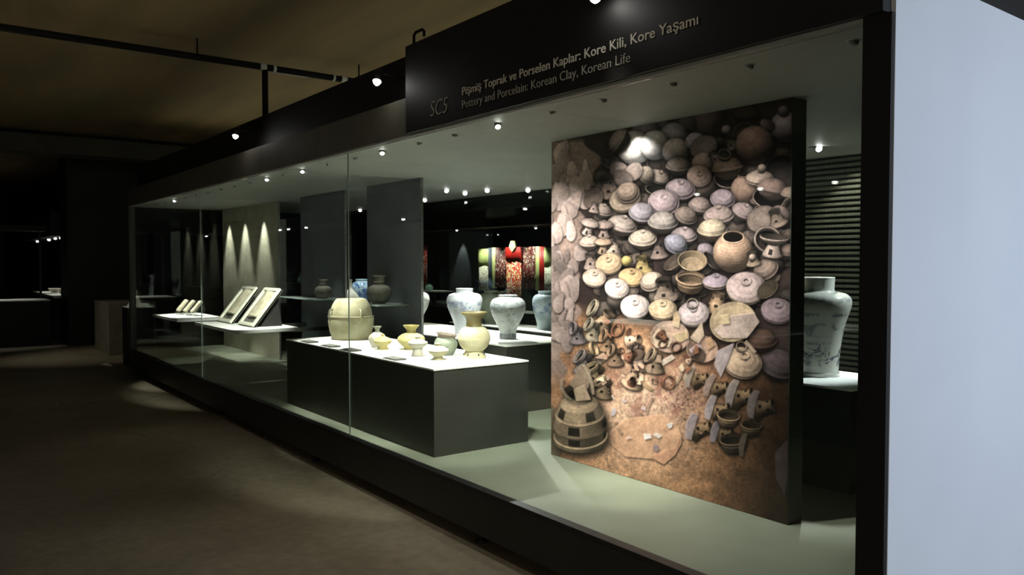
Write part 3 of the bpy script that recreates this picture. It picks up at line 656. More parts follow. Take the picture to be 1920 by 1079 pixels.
# --- barrel jar
t = thing('barrel_jar', 'large buff barrel-shaped clay jar with a worn shoulder', 'jar', (3.17, 6.57, .9))
MB().lathe([(0, 0), (.165, 0), (.165, 0), (.174, .02), (.192, .08), (.202, .14), (.203, .19), (.199, .205), (.199, .205), (.190, .212), (.190, .212), (.186, .245), (.172, .295), (.150, .338), (.130, .362), (.112, .364), (.104, .35), (.11, .3), (.17, .2), (.15, .03), (0, .02)], 64).build('body', M_jar, t)
MB().lathe([(.200, .197), (.207, .201), (.207, .208), (.195, .214)], 64, sub=2).build('shoulder_ridge', mat('darker ridge clay', (150, 142, 112), .8, (128, 120, 94), 12), t)  # ridge in a darker clay tone than the body
aim = math.atan2(-6.5, -3.17)
for da, m_ in ((.42, M_jar), (-1.1, M_clay_d)):
    ca, sa = math.cos(aim+da), math.sin(aim+da)
    MB().tube([(ca*.178, sa*.178, .270), (ca*.204, sa*.204, .272), (ca*.216, sa*.216, .248), (ca*.214, sa*.214, .21), (ca*.2, sa*.2, .17)], .007, 8).build('lug', m_, t)
# --- small bottle and lidded bowl in front of it
t = thing('small_bottle', 'small white bottle with flared rim behind the lidded yellow bowl', 'bottle', (3.03, 5.80, .9))
MB().lathe([(0, 0), (.04, 0), (.05, .015), (.07, .06), (.066, .09), (.04, .115), (.022, .124), (.022, .124)], 40).build('body', M_clay_w, t)
MB().lathe([(.022, .122), (.019, .14), (.022, .155), (.034, .164), (.036, .17), (.032, .171), (.018, .158), (.014, .13)], 40).build('neck', M_clay_g, t)
def lidded(name, label, loc, r, h, foot, fr, fh, m1, m2, knob=True, kr=.2):
    t = thing(name, label, 'bowl', loc)
    hb = fh+(h-fh)*.45
    MB().lathe([(fr*.9, 0), (fr, 0), (fr, 0), (fr*.9, fh*.5), (fr*.78, fh), (r*.6, fh+(hb-fh)*.25), (r*.92, fh+(hb-fh)*.7), (r, hb), (r, hb), (r*.97, hb+.004), (r*.9, hb-.004), (r*.5, fh+.012), (0, fh+.01)], 44).build('bowl', m1, t)
    l = MB().lathe([(r*.97, hb+.003), (r*1.08, hb+.004), (r*1.09, hb+.010), (r*1.04, hb+.016), (r*.9, hb+(h-hb)*.42), (r*.62, hb+(h-hb)*.75), (r*.28, h*.98-.004), (0, h*.985)], 44).build('lid', m2, t)
    if knob:
        k = h-.006
        MB().lathe([(r*kr*.7, k), (r*kr*.7, k), (r*kr*.66, k+.008), (r*kr, k+.016), (r*kr, k+.02), (r*kr*.6, k+.018), (0, k+.012)], 28, sub=2).build('knob', m1, l)
    return t
lidded('lidded_bowl', 'yellowish lidded bowl with knob beside the barrel jar', (2.985, 5.62, .9), .068, .108, 1, .046, .022, M_clay_y, M_clay_y)
# --- squat jar with flaring mouth
t = thing('squat_jar', 'squat yellow-buff jar with wide flaring olive mouth', 'jar', (3.17, 5.49, .9))
MB().lathe([(.055, 0), (.062, 0), (.062, 0), (.056, .012), (.075, .03), (.104, .062), (.110, .082), (.100, .102), (.070, .122), (.044, .130)], 48).build('body', M_clay_y, t)
MB().lathe([(.044, .128), (.038, .142), (.04, .16), (.052, .176), (.064, .188), (.066, .192), (.061, .193), (.046, .178), (.034, .158), (.03, .13)], 48).build('neck', M_olive, t)
lidded('footed_bowl', 'white lidded bowl raised on a tall splayed foot', (2.985, 5.075, .9), .068, .132, 1, .044, .054, M_clay_w, M_clay_w, True, .36)
lidded('lidded_bowl', 'small cream lidded bowl nearest the front edge of the pedestal', (2.985, 4.79, .9), .070, .104, 1, .042, .022, M_clay, M_clay_w, True, .34)
# --- grey jar with a tilted brown collar
t = thing('collared_jar', 'round grey green jar with a tilted brown collar', 'jar', (3.185, 5.0, .9))
MB().lathe([(0, 0), (.05, 0), (.055, .003), (.072, .03), (.087, .07), (.085, .1), (.068, .128), (.05, .136)], 48).build('body', M_clay_g, t)
R_ = Matrix.Translation((0, 0, .128)) @ Matrix.Rotation(math.radians(9), 4, Vector((.606, .795, 0)))
MB().lathe([(.055, -.004), (.06, .0), (.066, .014), (.078, .026), (.079, .032), (.07, .033), (.056, .02), (.048, -.002)], 48, R_).build('collar', M_clay_b, t)
# --- tall necked jar on a foot
t = thing('footed_jar', 'tall cream jar with globular body, flared brown neck and pierced foot', 'jar', (3.26, 4.735, .9))
ft = MB().lathe([(.076, 0), (.088, 0), (.088, .004), (.078, .02), (.066, .052), (.06, .056)], 56).build('foot', M_clay, t)
for a in range(6):
    q = a*math.pi/3+.35; c, s = math.cos(q), math.sin(q)
    Mx = Matrix.Translation((c*.0765, s*.0765, .026)) @ Matrix.Rotation(q, 4, 'Z') @ Matrix.Rotation(math.radians(-18), 4, 'Y')
    MB().box(-.002, .003, -.0035, .0035, -.008, .008, Mx).build('foot_hole', M_hole, ft)
MB().lathe([(.055, .048), (.07, .055), (.1, .085), (.117, .125), (.119, .150), (.11, .185), (.09, .212), (.066, .225), (.06, .227)], 56).build('body', M_clay, t)
MB().lathe([(.064, .222), (.058, .236), (.056, .262), (.062, .288), (.08, .310), (.092, .318), (.096, .324), (.096, .331), (.09, .333), (.074, .316), (.054, .29), (.05, .23)], 56).build('neck', M_olive_d, t)
# --- white porcelain vases
P1 = [(0, 0), (.088, 0), (.094, .004), (.094, .03), (.098, .08), (.125, .16), (.160, .245), (.174, .31), (.170, .35), (.145, .385), (.1, .398), (.084, .402), (.084, .402), (.081, .41), (.084, .435), (.086, .44), (.076, .441), (.072, .41), (.1, .38), (.15, .33)]
P2 = [(0, 0), (.070, 0), (.076, .003), (.074, .02), (.072, .05), (.084, .09), (.112, .15), (.142, .21), (.161, .27), (.163, .305), (.152, .34), (.125, .366), (.092, .376), (.092, .376), (.086, .38), (.086, .392), (.088, .396), (.08, .397), (.076, .38), (.12, .35)]
t = thing('porcelain_vase', 'white porcelain vase with blue fish decor and upright collar', 'vase', (4.26, 6.35, .9)); MB().lathe(P1, 64).build('body', porcelain('porcelain_fish', (240, 242, 246), (96, 112, 150), .75, ((.2, .33, 1), (.03, .12, .5)), 9), t)
t = thing('porcelain_vase', 'white porcelain vase with faint branches and a fluted band at the foot', 'vase', (4.31, 5.72, .9)); MB().lathe(P2, 64).build('body', porcelain('porcelain_branch', (236, 240, 238), (108, 118, 124), .62, ((.06, .36, 1),), 10), t)
fl = MB()
for a in range(26):
    q = a*math.tau/26; fl.box(.0735, .0765, -.003, .003, .008, .05, Matrix.Rotation(q, 4, 'Z'))
fl.build('fluted_band', mat('grey blue flutes', (120, 132, 150), .3), t)
t = thing('porcelain_vase', 'white vase mostly hidden by the slate divider', 'vase', (4.29, 7.36, .9)); MB().lathe(P2, 64).build('body', porcelain('porcelain_plain', (240, 240, 238), (150, 156, 170), .3, ((.06, .3, 1),), 7), t)
PJ = [(0, 0), (.085, 0), (.09, .004), (.096, .06), (.125, .16), (.142, .25), (.138, .30), (.112, .335), (.082, .345), (.082, .345), (.08, .36), (.086, .372), (.076, .373), (.07, .35), (.1, .32)]
t = thing('storage_jar', 'dim grey green jar between the two white vases at the back', 'jar', (5.26, 7.30, .9)); MB().lathe(PJ, 56).build('body', M_clay_g, t)
t = thing('storage_jar', 'blue-mottled pale jar at the back beside the mural', 'jar', (5.22, 6.27, .9)); MB().lathe([(r*1.02, z*1.06) for r, z in PJ], 56).build('body', porcelain('porcelain_blue', (168, 182, 190), (66, 86, 126), .8, ((.1, .3, 1),), 9), t)
pedestal(4.05, 4.85, 8.55, 9.55, .95, 'pedestal seen through the gap between the slate dividers')
t = thing('storage_jar', 'blue and white jar glimpsed in the gap between the slate dividers', 'jar', (4.53, 9.05, .95)); MB().lathe([(r*1.1, z*1.15) for r, z in PJ], 48).build('body', porcelain('porcelain_gap', (176, 196, 206), (60, 92, 150), .9, ((.1, .4, 1),), 8), t)
t = thing('slim_bottle', 'white bottle with thin neck in the gap between the slate dividers', 'bottle', (4.24, 8.80, .95)); MB().lathe([(0, 0), (.06, 0), (.064, .01), (.1, .08), (.115, .16), (.1, .23), (.05, .29), (.022, .33), (.02, .40), (.024, .43), (.02, .43), (.014, .4)], 40).build('body', M_clay_w, t)
# --- tall vase right of the mural
t = thing('tall_vase', 'tall grey-blue floral vase with straight neck right of the mural', 'vase', (4.44, 2.72, .9))
MB().lathe([(0, 0), (.122, 0), (.128, .004), (.130, .024), (.130, .024), (.124, .03), (.126, .08), (.132, .16), (.146, .26), (.168, .35), (.188, .41), (.195, .45), (.188, .48), (.160, .505), (.115, .515), (.098, .52), (.098, .52), (.094, .535), (.097, .595), (.099, .6), (.092, .601), (.088, .54), (.1, .5), (.15, .46)], 72).build('body', porcelain('porcelain_floral', (176, 178, 168), (48, 58, 84), .85, ((.06, .22, 1), (.24, .34, .6), (.36, .40, 1), (.44, .5, .5)), 12), t)
# --- dark jars on the glass shelves
def neck_jar(label, loc, s):
    t = thing('necked_jar', label, 'jar', loc)
    MB().lathe([(0, 0), (.045*s, 0), (.05*s, .006*s), (.078*s, .03*s), (.098*s, .075*s), (.1*s, .1*s), (.088*s, .13*s), (.06*s, .148*s), (.046*s, .153*s)], 44).build('body', M_clay_d, t)
    MB().lathe([(.046*s, .15*s), (.044*s, .158*s), (.047*s, .172*s), (.05*s, .176*s), (.046*s, .182*s), (.047*s, .2*s), (.053*s, .222*s), (.05*s, .226*s), (.042*s, .21*s), (.038*s, .155*s)], 44).build('neck', M_clay_d, t)
    return t
neck_jar('smaller dark stoneware jar with ringed neck on the left glass shelf', (3.62, 8.19, 1.192), .93)
neck_jar('larger dark stoneware jar with tall neck on the right glass shelf', (3.62, 6.88, 1.192), 1.2)

# ================================================================ slanted tablets and small tiles
M_frame = mat('cream tablet frame', (224, 224, 206), .6, (208, 208, 188), 8)
M_recess = mat('grey tray recess', (104, 102, 92), .7)
M_tablet = mat('brownish inscribed tablet', (206, 200, 176), .7, (170, 160, 130), 14, .3, bscale=70)
for i, (x, y, lab) in enumerate(((2.84, 8.94, 'left slanted cream frame holding a brown tablet'), (2.87, 8.30, 'right slanted cream frame holding a brown tablet'))):
    t = thing('tablet_stand', lab, 'tablet stand', (x, y, .9))
    M0 = Matrix.Translation((0, 0, .012)) @ Matrix.Rotation(math.radians(-52), 4, 'Y')       # local x runs up the slope
    W, Lh, b = .46, .50, .04
    MB().box(0, Lh, 0, W, -.03, -.012, M0).build('back_board', M_recess, t)
    for (a0, a1, c0, c1) in ((0, Lh, 0, b), (0, Lh, W-b, W), (0, b, b, W-b), (Lh-b, Lh, b, W-b)):
        MB().box(a0, a1, c0, c1, -.032, .012, M0, bev=.003).build('frame_rail', M_frame, t)
    n = 10; mb = MB()
    vs = []; fs = []
    for j in range(n+1):
        q = j/n; yy = b+.018+(W-2*b-.036)*q; zz = -.008+.034*math.sin(math.pi*q)
        for xx in (.12, .45): vs.append(M0 @ Vector((xx, yy, zz)))
    for j in range(n): fs.append((2*j, 2*j+1, 2*j+3, 2*j+2))
    k = len(vs)
    for xx in (.12, .45): 
        vs += [M0 @ Vector((xx, b+.018, -.012)), M0 @ Vector((xx, W-b-.018, -.012))]
    fs.append([2*j for j in range(n+1)]+[k+1, k]); fs.append([2*j+1 for j in range(n+1)]+[k+3, k+2]); fs.append((0, 1, k+2, k)); fs.append((2*n, 2*n+1, k+3, k+1))
    mb.add(vs, fs).build('tablet', M_tablet, t)
    MB().add([(.10, .05, .0), (.34, .05, 0), (.30, .05, .30), (.10, W-.05, 0), (.34, W-.05, 0), (.30, W-.05, .30)], [(0, 1, 2), (3, 5, 4), (0, 3, 4, 1), (1, 4, 5, 2), (0, 2, 5, 3)]).build('support_wedge', M_darkmetal, t)
M_tile = mat('cream small tile', (226, 218, 192), .6, (204, 192, 158), 16, .2, bscale=60)
tl = ('leftmost of the three small cream tiles on wire stands', 'middle one of the three small cream tiles on wire stands', 'rightmost of the three small cream tiles on wire stands')
for i, (x, y) in enumerate(((2.80, 10.98), (2.83, 10.76), (2.86, 10.54))):
    t = thing('tile_on_stand', tl[i], 'tile', (x, y, .9))
    M0 = Matrix.Translation((0, 0, .045)) @ Matrix.Rotation(math.radians(-50), 4, 'Y')
    MB().box(0, .19, -.055, .055, -.02, .02, M0, bev=.016).build('tile_slab', M_tile, t)
    MB().box(.03, .16, -.032, .032, .012, .0215, M0, bev=.003).build('raised_field', M_tile, t)
    for s in (-.04, .04):
        MB().tube([(-.03, s, .004), (.0, s, .05), (.06, s, .06), (.15, s, .13), (.15, s, .004), (.03, s, .004)], .003, 6).build('wire_stand', M_metal, t)
# caption plates lying along the front edge of the long pedestal
M_cap = mat('grey caption plate', (92, 92, 86), .5, (80, 80, 76), 20)
capl = ('caption plate farthest from the mural on the long pedestal edge', 'second caption plate from the far end of the long pedestal', 'third caption plate from the far end of the long pedestal', 'caption plate nearest the mural on the long pedestal edge')
for i, y in enumerate((6.42, 5.98, 5.60, 4.90)):
    t = thing('caption_plate', capl[i], 'label plate', (2.70, y, .9), 0, 'caption plates on the pedestal edge')
    MB().add([(0, 0, 0), (.09, 0, 0), (.09, 0, .012), (0, 0, .004), (0, .2, 0), (.09, .2, 0), (.09, .2, .012), (0, .2, .004)], [(0, 1, 2, 3), (4, 7, 6, 5), (0, 4, 5, 1), (1, 5, 6, 2), (2, 6, 7, 3), (3, 7, 4, 0)]).build('plate', M_cap, t)
    MB().box(.012, .08, .015, .185, .0085, .0092, Matrix.Rotation(math.radians(-3.0), 4, 'Y')).build('paper', mat('grey caption paper', (120, 120, 112), .6), t)

# ================================================================ lamps
def spot(parent, loc, aim, power, angle, blend=.5, color=(1, .985, .90), size=.02):
    d = bpy.data.lights.new('lamp_light', 'SPOT'); d.energy = power; d.spot_size = math.radians(angle); d.spot_blend = blend; d.color = color; d.shadow_soft_size = size
    o = bpy.data.objects.new('lamp_light', d); COL.objects.link(o); o.parent = parent
    o.location = Vector(loc)-parent.location
    o.rotation_euler = (Vector(aim)-Vector(loc)).to_track_quat('-Z', 'Y').to_euler(); return o
def fixture(name, label, x, y, z, lit, drop=.0, aim=None, group=None, r=.03):
    """recessed eyeball downlight: ring flush with the soffit, swivelling lens"""
    t = thing(name, label, 'downlight', (x, y, z), 0, group)
    MB().lathe([(r*.8, 0), (r*1.35, 0), (r*1.35, 0), (r*1.35, -.004), (r*1.2, -.007), (r*.85, -.007), (r*.8, 0)], 24, sub=1).build('trim_ring', M_metal, t)
    d = (Vector(aim)-Vector((x, y, z))).normalized() if aim else Vector((0, 0, -1))
    Q = d.to_track_quat('-Z', 'Y').to_matrix().to_4x4()
    e = MB().lathe([(r*.8, .0), (r*.8, -.012-drop), (r*.7, -.02-drop), (r*.62, -.02-drop), (r*.62, -.012-drop)], 24, Q, sub=1).build('eyeball', M_metal, t)
    MB().lathe([(0, -.014-drop), (r*.62, -.014-drop)], 20, Q, sub=1).build('lens', M_lit if lit else M_off, e)
    return t, d
unlit0 = None
LIT = {3: 0}
row = [1.514, 1.953, 2.351, 2.789, 3.174, 3.657, 4.106, 4.529, 5.039, 5.47, 5.95, 6.467, 6.905, 7.31, 7.78, 8.25, 8.7, 9.16, 9.62, 10.10, 10.57, 11.05, 11.5]
lit_front = {5: ('brightest front downlight, just below the sign lettering', (3.0, 4.7, .9), 190, 60),
             8: ('lit front downlight above the footed cream jar', (3.14, 5.15, .9), 280, 54),
             11: ('lit front downlight above the far end of the long pedestal', (3.12, 6.3, .9), 260, 50),
             13: ('glaring front downlight above the two slanted tablets', (2.98, 8.75, .9), 440, 42),
             20: ('lit front downlight above the three small tiles', (2.93, 10.7, .9), 320, 44)}
for i, y in enumerate(row):
    if i in lit_front:
        lab, aim, pw, an = lit_front[i]
        # the head is turned a little towards the aisle, so its lens shows
        t, d = fixture('downlight', lab, 2.68, y, 2.39, True, .022, (2.2, y-.9, 1.5), 'downlights in the front soffit row', .025)
        spot(t, (2.70, y, 2.355), aim, pw, an)
    elif unlit0 is None:
        unlit0, d = fixture('downlight', 'small unlit downlight in the front row of the case soffit', 2.68, y, 2.39, False, .0, (3.3, y+.3, 1.2), 'unlit front downlights', .02)
    else: dup(unlit0, (2.68, y, 2.39))
back = ((5.02, 7.04, 'right one of the two dazzling downlights above the white vases', (4.4, 6.0, .9), 260, 62), (5.02, 7.47, 'left one of the two dazzling downlights above the white vases', (4.35, 6.7, .9), 260, 62),
        (5.18, 8.61, 'back downlight just right of the slate divider edge', (4.4, 8.0, .4), 40, 50), (4.67, 7.318, 'lower small back downlight left of the dazzling pair', (4.4, 6.6, .9), 90, 50),
        (4.965, 3.071, 'dazzling downlight above the tall vase right of the mural', (4.5, 2.75, .9), 220, 50), (5.42, 10.88, 'back downlight seen between the two slate dividers', (4.6, 10, .3), 25, 50), (5.36, 6.75, 'small back downlight next to the mural edge', (5.2, 6.4, .9), 40, 40))
for (x, y, lab, aim, pw, an) in back:
    t, d = fixture('downlight', lab, x, y, 2.39, True, .03, (3.6, y-2.2, 1.2), 'downlights in the back soffit row', .036)
    spot(t, (x, y, 2.34), aim, pw, an)
# recessed wall washers: on the mural and on the beige divider; several are added fill
def washer(label, x, y, aim, pw, an, blend=.6, grp=None, color=(1, .985, .90)):
    t = thing('wall_washer', label, 'downlight', (x, y, 2.39), 0, grp)
    MB().lathe([(.03, 0), (.046, 0), (.046, -.004), (.034, -.006), (.03, 0)], 24, sub=1).build('trim_ring', M_metal, t)
    spot(t, (x, y, 2.375), aim, pw, an, blend, color); return t
washer('recessed lamp throwing the bright patch on top of the mural', 3.27, 3.20, (3.285, 3.20, .4), 24, 116, .9, None, (1, .98, .96))
washer('recessed lamp lighting the deck at the foot of the mural', 3.16, 3.12, (3.22, 3.12, .32), 190, 30, .9)
for (y, lab, pw) in ((2.42, 'added mural lamp nearest the corner post', 92), (2.92, 'second added mural lamp from the corner post', 62), (3.42, 'third added mural lamp from the corner post', 66), (3.92, 'added mural lamp farthest from the corner post', 112)):  # extra unseen lamps, spaced to even out the light on the mural
    washer(lab, 2.78, y, (3.36, y, .9), pw, 92, 1., 'added lamps facing the mural', (1, .95, .93))
washer('added lamp brightening the soil at the foot of the mural', 2.76, 3.45, (3.36, 3.38, .76), 150, 36, 1., None, (1, .93, .86))  # unseen warm spot added to brighten the printed soil
washer('recessed lamp giving the tall vase its bright right rim', 5.12, 1.98, (4.52, 2.72, 1.2), 190, 36, .7, None, (.88, .94, 1))
washer('added lamp in front of the white vases', 3.98, 5.55, (4.26, 5.95, 1.05), 190, 50, .8, None, (1, 1, .98))  # hidden front light added to whiten the vases
washer('added lamp over the right glass shelf', 3.42, 6.72, (3.62, 6.88, 1.25), 40, 26, .8)  # spot added to lift the larger dark jar
washer('added lamp over the left glass shelf', 3.42, 8.0, (3.62, 8.19, 1.25), 46, 26, .8)  # spot added to lift the smaller dark jar
washer('recessed lamp over the gap between the slate dividers', 4.2, 8.6, (4.4, 8.95, 1.1), 90, 40, .8, None, (.95, 1, 1))
for (y, lab) in ((10.5, 'recessed lamp over the right light streak on the beige divider'), (11.25, 'recessed lamp over the middle light streak on the beige divider'), (11.95, 'recessed lamp over the left light streak on the beige divider')):
    washer(lab, 3.66, y, (3.80, y, 1.2), 110, 46, .75, 'lamps over the beige divider')
# spotlights on arms along the top of the sign band
def arm_spot(label, y, pw, xw):
    t = thing('arm_spotlight', label, 'spotlight', (xw, y, 2.80))
    MB().box(-.012, 0, -.025, .025, -.03, .03).build('base_plate', M_darkmetal, t)
    MB().tube([(-.01, 0, 0), (2.40-xw, 0, 0)], .006, 8).build('arm', M_darkmetal, t)
    Q = Matrix.Translation((2.395-xw, 0, -.015)) @ Vector((-.35, -.35, -1)).to_track_quat('-Z', 'Y').to_matrix().to_4x4()
    hd = MB().lathe([(0, .05), (.016, .05), (.026, .03), (.03, -.045), (.028, -.045), (.025, -.04)], 24, Q, sub=1).build('head', M_darkmetal, t)
    MB().lathe([(0, -.07), (.014, -.067), (.022, -.056), (.025, -.042)], 16, Q, sub=1).build('bulb', M_lit, hd)
    spot(t, (2.375, y-.02, 2.71), (1.9, y-.3, 0), pw, 64, 1., (1, .95, .82)); return t
arm_spot('farthest of the three arm spotlights above the sign band', 7.30, 9, 2.62)
arm_spot('middle arm spotlight above the sign band, left of the lettering', 4.555, 30, 2.62)
arm_spot('nearest arm spotlight, above the bold lettering at the top edge', 2.545, 30, 2.47)

# ================================================================ pipes under the ceiling
M_pipe = mat('dark ceiling pipe', (20, 18, 13), .9, (14, 12, 9), 8, spec=.2)
t = thing('ceiling_pipe', 'dark pipe running under the brown ceiling towards the case', 'pipe', (2.7, 7.45, 3.45))
MB().tube([(-8, 0, 0), (-2.1, .0, 0), (.0, 0, 0), (1.4, .03, 0)], .03, 12).build('pipe_run', M_pipe, t)
for x in (-6, -4, -2.2, -.6, 1.0): MB().tube([(x, 0, .03), (x, 0, .17)], .008, 8).build('hanger', M_pipe, t)
for (x, w) in ((.0, .03), (.11, .014), (.72, .012), (.83, .03)): MB().lathe([(.031, -w), (.035, -w), (.035, w), (.031, w)], 16, Matrix.Translation((x, 0, 0)) @ Matrix.Rotation(math.pi/2, 4, 'Y'), sub=1).build('pale_clip', mat('pale pipe clip', (190, 186, 170), .6), t)
MB().box(.03, .45, -.008, .008, -.042, -.032).build('pale_strip', mat('pale pipe strip', (160, 156, 138), .6), t)
t = thing('support_post', 'thin dark post rising from the case top to the ceiling pipe', 'post', (2.72, 7.45, 2.952))
MB().tube([(0, 0, 0), (0, 0, .47)], .028, 12).build('post_shaft', M_pipe, t); MB().box(-.06, .06, -.06, .06, 0, .012).build('foot_plate', M_pipe, t)
t = thing('lighting_track', 'thin dark lighting track crossing the ceiling near the beam', 'track', (1.0, 13.9, 3.56))
MB().box(-5, 4.2, -.025, .025, -.02, .02).build('track_rail', M_pipe, t)
for x in (-3, -.5, 2, 3.9): MB().tube([(x, 0, .02), (x, 0, .06)], .008, 8).build('hanger', M_pipe, t)
t = thing('pipe_bracket', 'small black hooked bracket on the top edge of the case', 'bracket', (2.50, 4.28, 2.935))
MB().tube([(0, 0, 0), (0, 0, .06), (0, -.02, .075), (0, -.1, .075), (0, -.12, .06), (0, -.12, .03)], .009, 8).build('hook', M_pipe, t)

for (x, lab) in ((-.55, 'spotlight added out of view to brighten the grey block'), ):  # unseen fill on the track, put in because the block stayed dark
    t = thing('added_spotlight', lab, 'spotlight', (x, 13.9, 3.54))
    MB().box(-.03, .03, -.02, .02, -.03, 0).build('adapter', M_pipe, t)
    MB().lathe([(0, .0), (.035, -.01), (.04, -.12), (.036, -.12), (.034, -.1)], 20, Matrix.Translation((0, 0, -.03)), sub=1).build('head', M_pipe, t)
    spot(t, (x+.03, 13.9, 3.36), (2.3, 14.9, .35), 110, 44, 1., (1, .97, .78))

# ================================================================ behind the case: costume case and slatted screen
t = thing('slatted_screen', 'dark screen of horizontal slats behind the tall vase', 'screen', (6.2, 2.3, 0))
M_slat = mat('grey brown slat', (150, 144, 126), .6, (124, 118, 104), 12, stretch=(1, 6, 1))
MB().box(.05, .09, 0, 2.6, 0, 2.6).build('backing', mat('grey screen backing', (70, 67, 58), .7), t)
for y in (.02, 2.54): MB().box(-.01, .05, y, y+.05, 0, 2.6).build('stile', M_darkmetal, t)
sl = None
for i in range(42):
    if sl is None:
        sl = MB().box(0, .05, .07, 2.54, 0, .024, bev=.004).build('slat', M_slat, t); sl.location.z = .6
    else:
        c = sl.copy(); COL.objects.link(c); c.parent = t; c.location.z = .6+i*.046
spot(t, (5.85, 3.4, 2.62), (6.2, 3.4, 1.3), 40, 80)  # unseen spot added to brighten the slats
MB().box(-.4, .09, 1.0, 1.2, 2.62, 2.66).build('added_lamp_bar', M_darkmetal, t)  # bar made up to carry the added spot
cc = thing('costume_case', 'dark case behind with hanging embroidered robes', 'display case', (7.4, 6.2, 0))
MB().box(1.2, 1.3, 0, 10.6, 0, 2.9).build('back_wall', mat('blue black back wall', (38, 42, 46), .7, (28, 32, 36), 2), cc)
MB().box(0, 1.2, 0, 10.6, 0, .8).build('plinth', M_header, cc)
MB().box(0, 1.2, 0, 10.6, .8, .815).build('deck', mat('grey costume deck', (110, 116, 110), .6), cc)
MB().box(-.05, 1.2, 0, 10.6, 2.15, 2.9).build('fascia', M_header, cc)
for (a, m_) in ((1.6, M_divider), (5.65, M_divider), (8.6, M_divider)): MB().box(.7, 1.2, a, a+.75, .815, 2.15).build('divider_panel', m_, cc)
for i, y in enumerate((7.2, 8.6, 9.7, 11.2, 12.9, 14.2, 15.8)):
    lb = ('tiny lit lamp in the costume case fascia')
    o = thing('fascia_lamp', lb, 'downlight', (7.36+.25*(i % 3), y, 2.145), 0, 'small lamps of the costume case')
    MB().lathe([(.02, 0), (.034, 0), (.034, -.01), (.02, -.012)], 16, sub=1).build('trim_ring', M_metal, o)
    MB().lathe([(0, -.03), (.012, -.027), (.019, -.014), (.016, -.006), (0, -.004)], 16, sub=1).build('bulb', M_lit_dim, o)
def brocade(name, base, gold, sc, th=.5):
    m, nt, N, L, p = new_mat(name)
    tc = N.new('ShaderNodeTexCoord'); v = N.new('ShaderNodeTexVoronoi'); v.inputs['Scale'].default_value = sc; L.new(tc.outputs['Object'], v.inputs['Vector'])
    n = N.new('ShaderNodeTexNoise'); n.inputs['Scale'].default_value = sc*1.3; n.inputs['Detail'].default_value = 4; L.new(tc.outputs['Object'], n.inputs['Vector'])
    r = N.new('ShaderNodeMapRange'); r.inputs[1].default_value = th; r.inputs[2].default_value = th+.06; L.new(n.outputs['Fac'], r.inputs[0])
    g = N.new('ShaderNodeMix'); g.data_type = 'RGBA'; g.inputs[6].default_value = (*lin(gold), 1); g.inputs[7].default_value = (*lin((200, 205, 190)), 1)
    r2 = N.new('ShaderNodeSeparateXYZ'); L.new(v.outputs['Color'], r2.inputs[0]); L.new(r2.outputs[0], g.inputs[0])
    mx = N.new('ShaderNodeMix'); mx.data_type = 'RGBA'; mx.inputs[6].default_value = (*lin(base), 1); L.new(r.outputs[0], mx.inputs[0]); L.new(g.outputs[2], mx.inputs[7]); L.new(mx.outputs[2], p.inputs['Base Color'])
    p.inputs['Roughness'].default_value = .6; return m
M_red = mat('red silk', (178, 30, 20), .5, (140, 20, 14), 6)
M_redbro = brocade('red gold brocade', (178, 40, 22), (232, 190, 110), 26, .5)
M_darkbro = brocade('dark red brocade', (92, 26, 24), (150, 96, 60), 24, .55)
M_lime = mat('lime silk', (206, 212, 140), .6, (186, 194, 120), 5)
M_embro = brocade('embroidered white cuff', (232, 226, 204), (110, 52, 40), 30, .5)
M_navy = mat('slate silk', (66, 70, 84), .6, (54, 58, 70), 6)
def cloth(parent, name, y0, y1, z0, z1, m, x=0., folds=5, amp=.012, thick=.03):
    """hanging slab of cloth with soft folds, front towards -x"""
    n = 24; vs = []; fs = []
    for s in (0, 1):
        for i in range(n+1):
            q = i/n; y = y0+(y1-y0)*q; w = amp*math.sin(q*folds*math.tau)
            for z, k in ((z0, 1.), ((z0+z1)/2, .8), (z1, .4)): vs.append((x+(-thick/2 if s == 0 else thick/2)+w*k, y, z))
    o = 3*(n+1)
    for i in range(n):
        for j in (0, 1):
            a = 3*i+j; fs.append((a, a+3, a+4, a+1)); a += o; fs.append((a, a+1, a+4, a+3))
        fs.append((3*i, o+3*i, o+3*i+3, 3*i+3)); fs.append((3*i+2, 3*i+5, o+3*i+5, o+3*i+2))
    fs += [(0, 1, o+1, o), (1, 2, o+2, o+1), (3*n, o+3*n, o+3*n+1, 3*n+1), (3*n+1, o+3*n+1, o+3*n+2, 3*n+2)]
    return MB().add(vs, fs, True).build(name, m, parent)
rb = thing('wedding_robe', 'red embroidered robe with lime sleeves and white cuffs spread on a bar', 'robe', (7.75, 10.07, .815))
